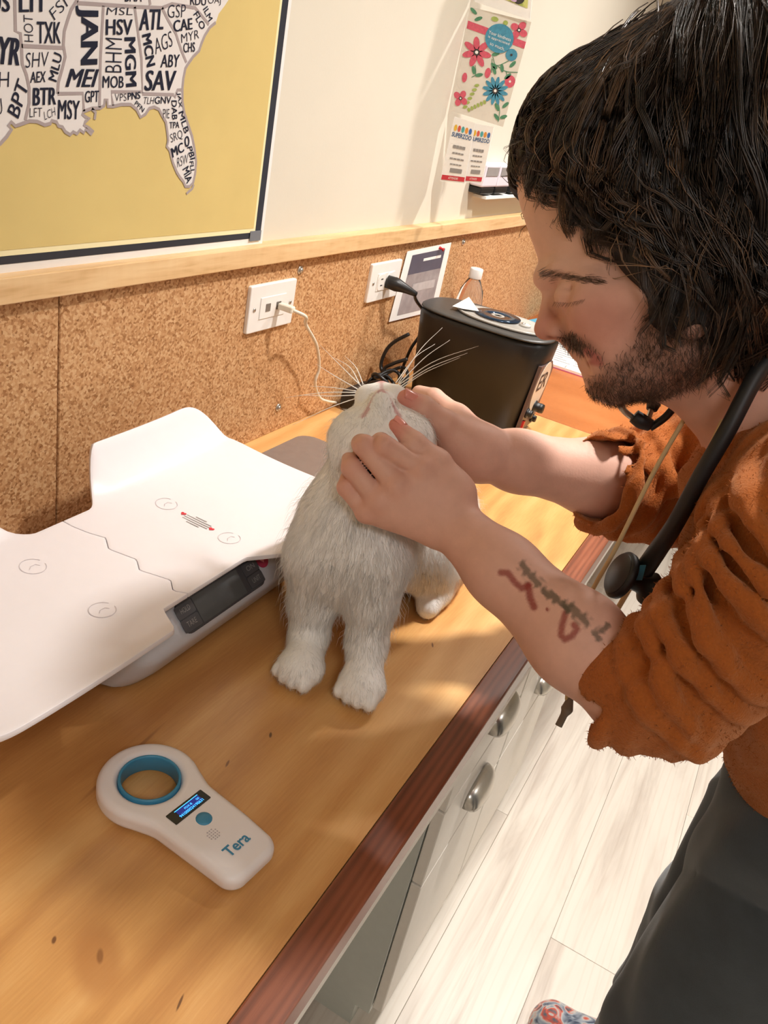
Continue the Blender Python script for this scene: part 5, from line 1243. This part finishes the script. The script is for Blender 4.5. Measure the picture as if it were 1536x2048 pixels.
# ------------------------------------------------------------------ cat fur (kept clear of the hands)
V, Q, Nn, col, lc = CAT; rng = np.random.default_rng(3)
P, f = surf_points(V, Q, 60000, rng); qi = Q[f, 0]; n = Nn[qi]; c = col[qi]
fl = P - nose; fl[:, 2] -= .10 * (lc[qi][:, 1] < -.03); fl /= np.linalg.norm(fl, axis=1)[:, None] + 1e-9
fl += .28 * rng.normal(size=fl.shape); fl -= n * (fl * n).sum(1)[:, None] * .9; fl /= np.linalg.norm(fl, axis=1)[:, None] + 1e-9
dn = np.linalg.norm(P - nose, axis=1); up = P[:, 2] - TOP
Ln = np.interp(dn, [0, .02, .05, .09, .14, .3], [.0012, .0025, .005, .008, .013, .017]); Ln = np.where(up < .12, np.minimum(Ln, np.interp(up, [0, .03, .06, .12], [.004, .007, .011, .019])), Ln)
Ln = Ln * (.6 + .8 * rng.random(len(Ln))); gh = rng.random(len(Ln)) < .07; Ln = np.where(gh & (up > .05), Ln * 1.7, Ln)
lift = np.where(gh, .5, np.interp(up, [.02, .14], [.22, .26]))[:, None]
d1 = fl * (1 - lift) + n * lift; d1 /= np.linalg.norm(d1, axis=1)[:, None]; d2 = fl * .9 + n * .1 + np.array([0, 0, -.15]); d2 /= np.linalg.norm(d2, axis=1)[:, None]
A = P - n * .0006; B_ = A + d1 * Ln[:, None] * .5; C3 = B_ + d2 * Ln[:, None] * .5; C3[:, 2] = np.maximum(C3[:, 2], TOP + .0008)
ok = (B.at(B_) > .0012) & (B.at(C3) > .0012)
A, B_, C3, c, n = A[ok], B_[ok], C3[ok], c[ok], n[ok]
tag(strands('fur', np.stack([A, B_, C3], 1), 0.00013, M_FUR, cat, None, c * .995, (1.0, .8, .1)), kind='stuff')
# whiskers
M_WHISK = plain('whisker_white', srgb(244, 240, 232), .4, var=.0)
wk = [((795, 770), (850, 715), (900, 680), .85), ((800, 768), (870, 722), (957, 692), .83), ((802, 772), (860, 735), (935, 706), .84), ((797, 765), (840, 700), (885, 655), .86), ((805, 775), (850, 745), (920, 715), .82), ((792, 765), (830, 715), (870, 688), .87),
      ((722, 772), (690, 740), (640, 690), .86), ((715, 778), (670, 752), (632, 728), .85), ((712, 785), (650, 785), (572, 795), .85), ((712, 790), (660, 792), (600, 790), .84), ((716, 795), (660, 815), (585, 850), .83), ((720, 770), (700, 735), (668, 715), .87), ((726, 768), (712, 735), (690, 712), .87), ((712, 782), (665, 775), (618, 772), .86)]
for a, b_, c_, t in wk: tube('whisker', [wt(*a, .842), wt(*b_, (t + .842) / 2), wt(*c_, t)], [.00055, .0004, .00012], M_WHISK, cat, 12, 5)
# --- sweater
SWC = np.array(srgb(176, 96, 40)[:3])
def ring(Fd_, c, nrm, R_, r_, k=.012, sq=1.0):
    c = np.array(c, float); nrm = np.array(nrm, float); nrm /= np.linalg.norm(nrm)
    def fn(P):
        q_ = P - c; h = q_ @ nrm; rad = np.sqrt(np.maximum((q_ * q_).sum(1) - h * h, 0)); return np.hypot(rad - R_, h) - r_
    Fd_.custom(fn, c - R_ - r_, c + R_ + r_, k)
S = Field(.0028)
rg = np.random.default_rng(9)
CL = wt(1222, 1372, .712); EL2 = wt(1345, 1374, .678)
S.cone(CL + (EL2 - CL) * .03, EL2, .0460, .050, .010); S.cone(EL2, SL + [0, -.01, 0], .051, .064, .03)
axL = (EL2 - CL) / np.linalg.norm(EL2 - CL); axU = (SL - EL2) / np.linalg.norm(SL - EL2)
for k in range(4):
    s = .02 + .27 * k; ring(S, CL + (EL2 - CL) * s, RGT * .8 - UPV * .15 + axL * .5 + rg.normal(size=3) * .15, .0475 + .006 * s, .0058 + .0015 * rg.random(), .002)
for k in range(8):
    s = .02 + .105 * k; tl = axU * (.55 + .05 * k) + axL * (.55 - .06 * k) + rg.normal(size=3) * .12; ring(S, EL2 + (SL - EL2) * s, tl, .0545 + .013 * s, .0070 + .003 * rg.random(), .003)
CR = wt(1213, 962, .892); ER2 = wt(1330, 970, .950)
S.cone(CR + (ER2 - CR) * .08, ER2, .0525, .060, .012); S.cone(ER2, SR, .062, .074, .03)
axR = (ER2 - CR) / np.linalg.norm(ER2 - CR); axR2 = (SR - ER2) / np.linalg.norm(SR - ER2)
for k in range(4): s = .03 + .27 * k; ring(S, CR + (ER2 - CR) * s, axR + rg.normal(size=3) * .25, .055 + .008 * s, .0060 + .002 * rg.random(), .003)
for k in range(5): s = .1 + .16 * k; ring(S, ER2 + (SR - ER2) * s, axR2 + rg.normal(size=3) * .25, .063 + .01 * s, .010, .006)
S.cone(NB + [0, -.035, -.05], SL + [.02, -.01, -.01], .078, .070, .04); S.cone(NB + [0, -.035, -.05], SR + [-.02, -.01, -.01], .078, .070, .04)
S.cone(NB + [-.055, -.06, -.07], (.82, -.205, .98), .104, .112, .06); S.cone(NB + [.075, -.06, -.07], (.99, -.205, .98), .104, .112, .06)
for k in range(6):
    s = .15 + .14 * k; ring(S, NB + [-.01, -.06, -.07] + (np.array([.90, -.205, .98]) - NB - [0, -.06, -.07]) * s, np.array([.1, .5, .8]) + rg.normal(size=3) * .2, .112, .007, .02)
ring(S, NB + [.0, .0, -.012], (0.02, .70, .71), .072, .013, .02)                      # collar
S.cone(hp(1345, 620), NB + [0, .012, .01], .040, .058, .006, 'sub')
S.cone(CL - axL * .08, CL + (EL2 - CL) * .18, .0415, .0415, .003, 'sub'); S.cone(CR - axR * .08, CR + (ER2 - CR) * .25, .0445, .0445, .004, 'sub')
def wrink(P):
    return .003 * np.sin(P[:, 0] * 45 + P[:, 2] * 70 + 2 * np.sin(P[:, 1] * 40)) * np.sin(P[:, 1] * 60 - P[:, 2] * 35) + .0018 * np.sin(P[:, 0] * 160 + 40 * P[:, 2] + 3 * np.sin(P[:, 1] * 70)) * np.sin(P[:, 2] * 60 + P[:, 1] * 90)
S.custom(wrink, O - 2, O + 2, .001, 'disp')
sV, sQ = biggest(*S.mesh()); sV = relax(sV, sQ, 1); sN = normals(sV, sQ)
M_SW = vcol_mat('rust_terry', .85, .15, bump=.9, bs=520, sheen=.5, var=.22, vs=420, sheen_col=(1.0, .6, .35, 1))
sw = np_mesh('sweater', sV, sQ, M_SW, person, True, np.tile(SWC, (len(sV), 1))); sw['label'] = 'rust-orange terry sweater'
rng = np.random.default_rng(8); P, f = surf_points(sV, sQ, 26000, rng); n = sN[sQ[f, 0]]; d = n + rng.normal(size=n.shape) * .7; d /= np.linalg.norm(d, axis=1)[:, None]
ln = (.0012 + .0022 * rng.random(len(P)))[:, None]; d2 = d + rng.normal(size=n.shape) * .6
tag(strands('terry_pile', np.stack([P - n * .0005, P + d * ln * .6, P + d * ln * .6 + d2 * ln * .4], 1), .00028, M_SW, person, None, SWC * (.8 + .45 * rng.random((len(P), 1)))), kind='stuff')
# --- trousers and shoes
TR = Field(.004)
TR.cone((.83, -.235, .92), (.99, -.235, .92), .118, .118, .03)
TR.chain([(.815, -.225, .86), (.795, -.215, .50), (.785, -.245, .10)], [.098, .082, .072], .03, 'add', .02)
TR.chain([(1.0, -.225, .86), (1.03, -.228, .50), (1.06, -.240, .11)], [.093, .080, .074], .03, 'add', .02)
def twr(P): return .010 * np.abs(np.sin(P[:, 0] * 17 + P[:, 2] * 9 + 2 * np.sin(P[:, 2] * 7))) ** .6 * np.sin(P[:, 2] * 6 + P[:, 0] * 9) - .004 + .006 * np.sin(P[:, 2] * 11 + P[:, 0] * 46 + 2.2 * np.sin(P[:, 2] * 9 + P[:, 1] * 14)) * np.sin(P[:, 0] * 24 - P[:, 2] * 13 + 1.0)
TR.custom(twr, O - 2, O + 2, .001, 'disp')
for s, x in ((.15, .79), (.3, .79), (.16, 1.06), (.26, 1.055)): ring(TR, (x, -.235, s), (.2, .3, 1), .072, .007, .02)
tV, tQ = TR.mesh(); tV = relax(tV, tQ, 1)
M_TROU = plain('charcoal_scrubs', srgb(54, 61, 66), .85, var=.14, vs=30, bump=.3, bs=900, sheen=.3)
np_mesh('trousers', tV, tQ, M_TROU, person)['label'] = 'dark charcoal trousers'
def shoe_mat():
    nt = NT('painted_clog'); v = nt.coord(); vo = nt.n('ShaderNodeTexNoise'); vo.inputs['Scale'].default_value = 26; vo.inputs['Distortion'].default_value = 2.0; nt.l(v, vo.inputs['Vector'])
    nt.l(nt.ramp(vo.outputs['Fac'], [(.30, srgb(60, 70, 90)), (.42, srgb(150, 158, 168)), (.5, srgb(190, 186, 180)), (.58, srgb(196, 84, 66)), (.66, srgb(90, 96, 104))]), nt.b.inputs['Base Color']); nt.b.inputs['Roughness'].default_value = .3; return nt.m
M_SHOE = shoe_mat(); M_SOLE = plain('sole_dark', srgb(40, 38, 38), .7)
for x, yb, tx in ((1.055, -.225, .02), (.785, -.24, -.02)):
    SH = Field(.003); SH.chain([(x, yb - .05, .055), (x + tx * .5, yb + .06, .052), (x + tx, yb + .13, .042)], [.040, .044, .040], .02, 'add', .02)
    SH.ell((x + tx * .4, yb + .03, .03), (.047, .135, .030), None, .02)
    v_, q_ = SH.mesh(); v_[:, 2] = np.maximum(v_[:, 2], .012); np_mesh('shoe', relax(v_, q_, 1), q_, M_SHOE, person)
    SH = Field(.004); SH.ell((x + tx * .4, yb + .03, .012), (.049, .140, .016), None, .01); v_, q_ = SH.mesh(); v_[:, 2] = np.clip(v_[:, 2], .0, .015); np_mesh('sole', v_, q_, M_SOLE, person)
# ------------------------------------------------------------------ stethoscope and lanyard
se = empty('stethoscope', wt(1270, 1160, .75), 'black stethoscope hanging round the neck with blue-marked chestpiece', 'stethoscope')
tube('tubing', [wt(1560, 690, .66), wt(1512, 752, .655), wt(1455, 860, .660), wt(1400, 955, .675), wt(1352, 1045, .700), wt(1312, 1105, .735), wt(1288, 1140, .752)], [.0070, .0070, .0070, .0068, .0072, .0085, .0090], M_BLACKG, se, 60, 14)
cpA = wt(1246, 1152, .752); cpB = wt(1316, 1186, .760); ax = (cpB - cpA); Lc = np.linalg.norm(ax); ax /= Lc
lathe('chestpiece', [(0, -.006), (.0200, -.006), (.0225, -.003), (.0220, .001), (.0130, .005), (.0085, .010), (.0080, .018), (.0095, .022), (.0150, .026), (.0160, .029), (.0150, .031), (0, .031)], cpA, ax, M_BLACKG, se, 40)
lathe('diaphragm', [(0, -.0066), (.0190, -.0066), (.0198, -.0060)], cpA, ax, M_BLACK, se, 32)
lb = wt(1286, 1130, .7335); dl_ = wt(1278, 1160, .738) - lb
Jx = Joined(); wd = RGT * .0026; Jx.add([lb - wd, lb + wd, lb + wd + dl_, lb - wd + dl_], [(0, 1, 2, 3)]); o = Jx.build('blue_label', M_SBLUE, se); o.modifiers.new('s', 'SOLIDIFY').thickness = .0006
tube('ear_tube', [wt(1238, 792, .775), wt(1243, 815, .778), wt(1258, 830, .78), wt(1278, 842, .782), wt(1292, 850, .782)], .0030, M_STEEL, se, 24, 10)
tube('yoke', [wt(1268, 832, .78), wt(1282, 842, .78), wt(1300, 850, .782)], [.0068, .0075, .0060], M_BLACKG, se, 12, 12)
tube('ear_stem', [wt(1294, 846, .782), wt(1300, 828, .784), wt(1304, 815, .785)], .0026, M_STEEL, se, 12, 10)
tube('ear_tip', [wt(1303, 820, .785), wt(1308, 806, .786), wt(1313, 797, .786)], [.0050, .0068, .0042], M_BLACKG, se, 12, 14)
tube('tubing', [wt(1300, 856, .784), wt(1335, 830, .776), wt(1372, 782, .77), wt(1420, 740, .765)], .0036, M_BLACKG, se, 24, 10)
ly = empty('lanyard', wt(1128, 1440, .82), 'thin cream neck cord hanging in front of the rust sweater', 'lanyard')
M_CORD = plain('cord_cream', srgb(214, 188, 140), .7)
tube('cord', [wt(1420, 740, .735), wt(1406, 775, .735), wt(1310, 940, .755), wt(1235, 1090, .785), wt(1170, 1212, .81), wt(1140, 1330, .82), wt(1134, 1400, .82)], .0021, M_CORD, ly, 60, 8)
tube('cord', [wt(1480, 770, .70), wt(1440, 855, .70), wt(1392, 955, .72), wt(1320, 1075, .765), wt(1255, 1184, .80), wt(1214, 1254, .812), wt(1165, 1340, .82), wt(1137, 1400, .82)], .0026, M_CORD, ly, 60, 8)
tube('cord_end', [wt(1141, 1395, .82), wt(1134, 1418, .82), wt(1128, 1430, .82), wt(1117, 1452, .82)], [.0030, .0062, .0036, .0036], plain('cord_end_grey', srgb(128, 116, 104), .5), ly, 20, 10)
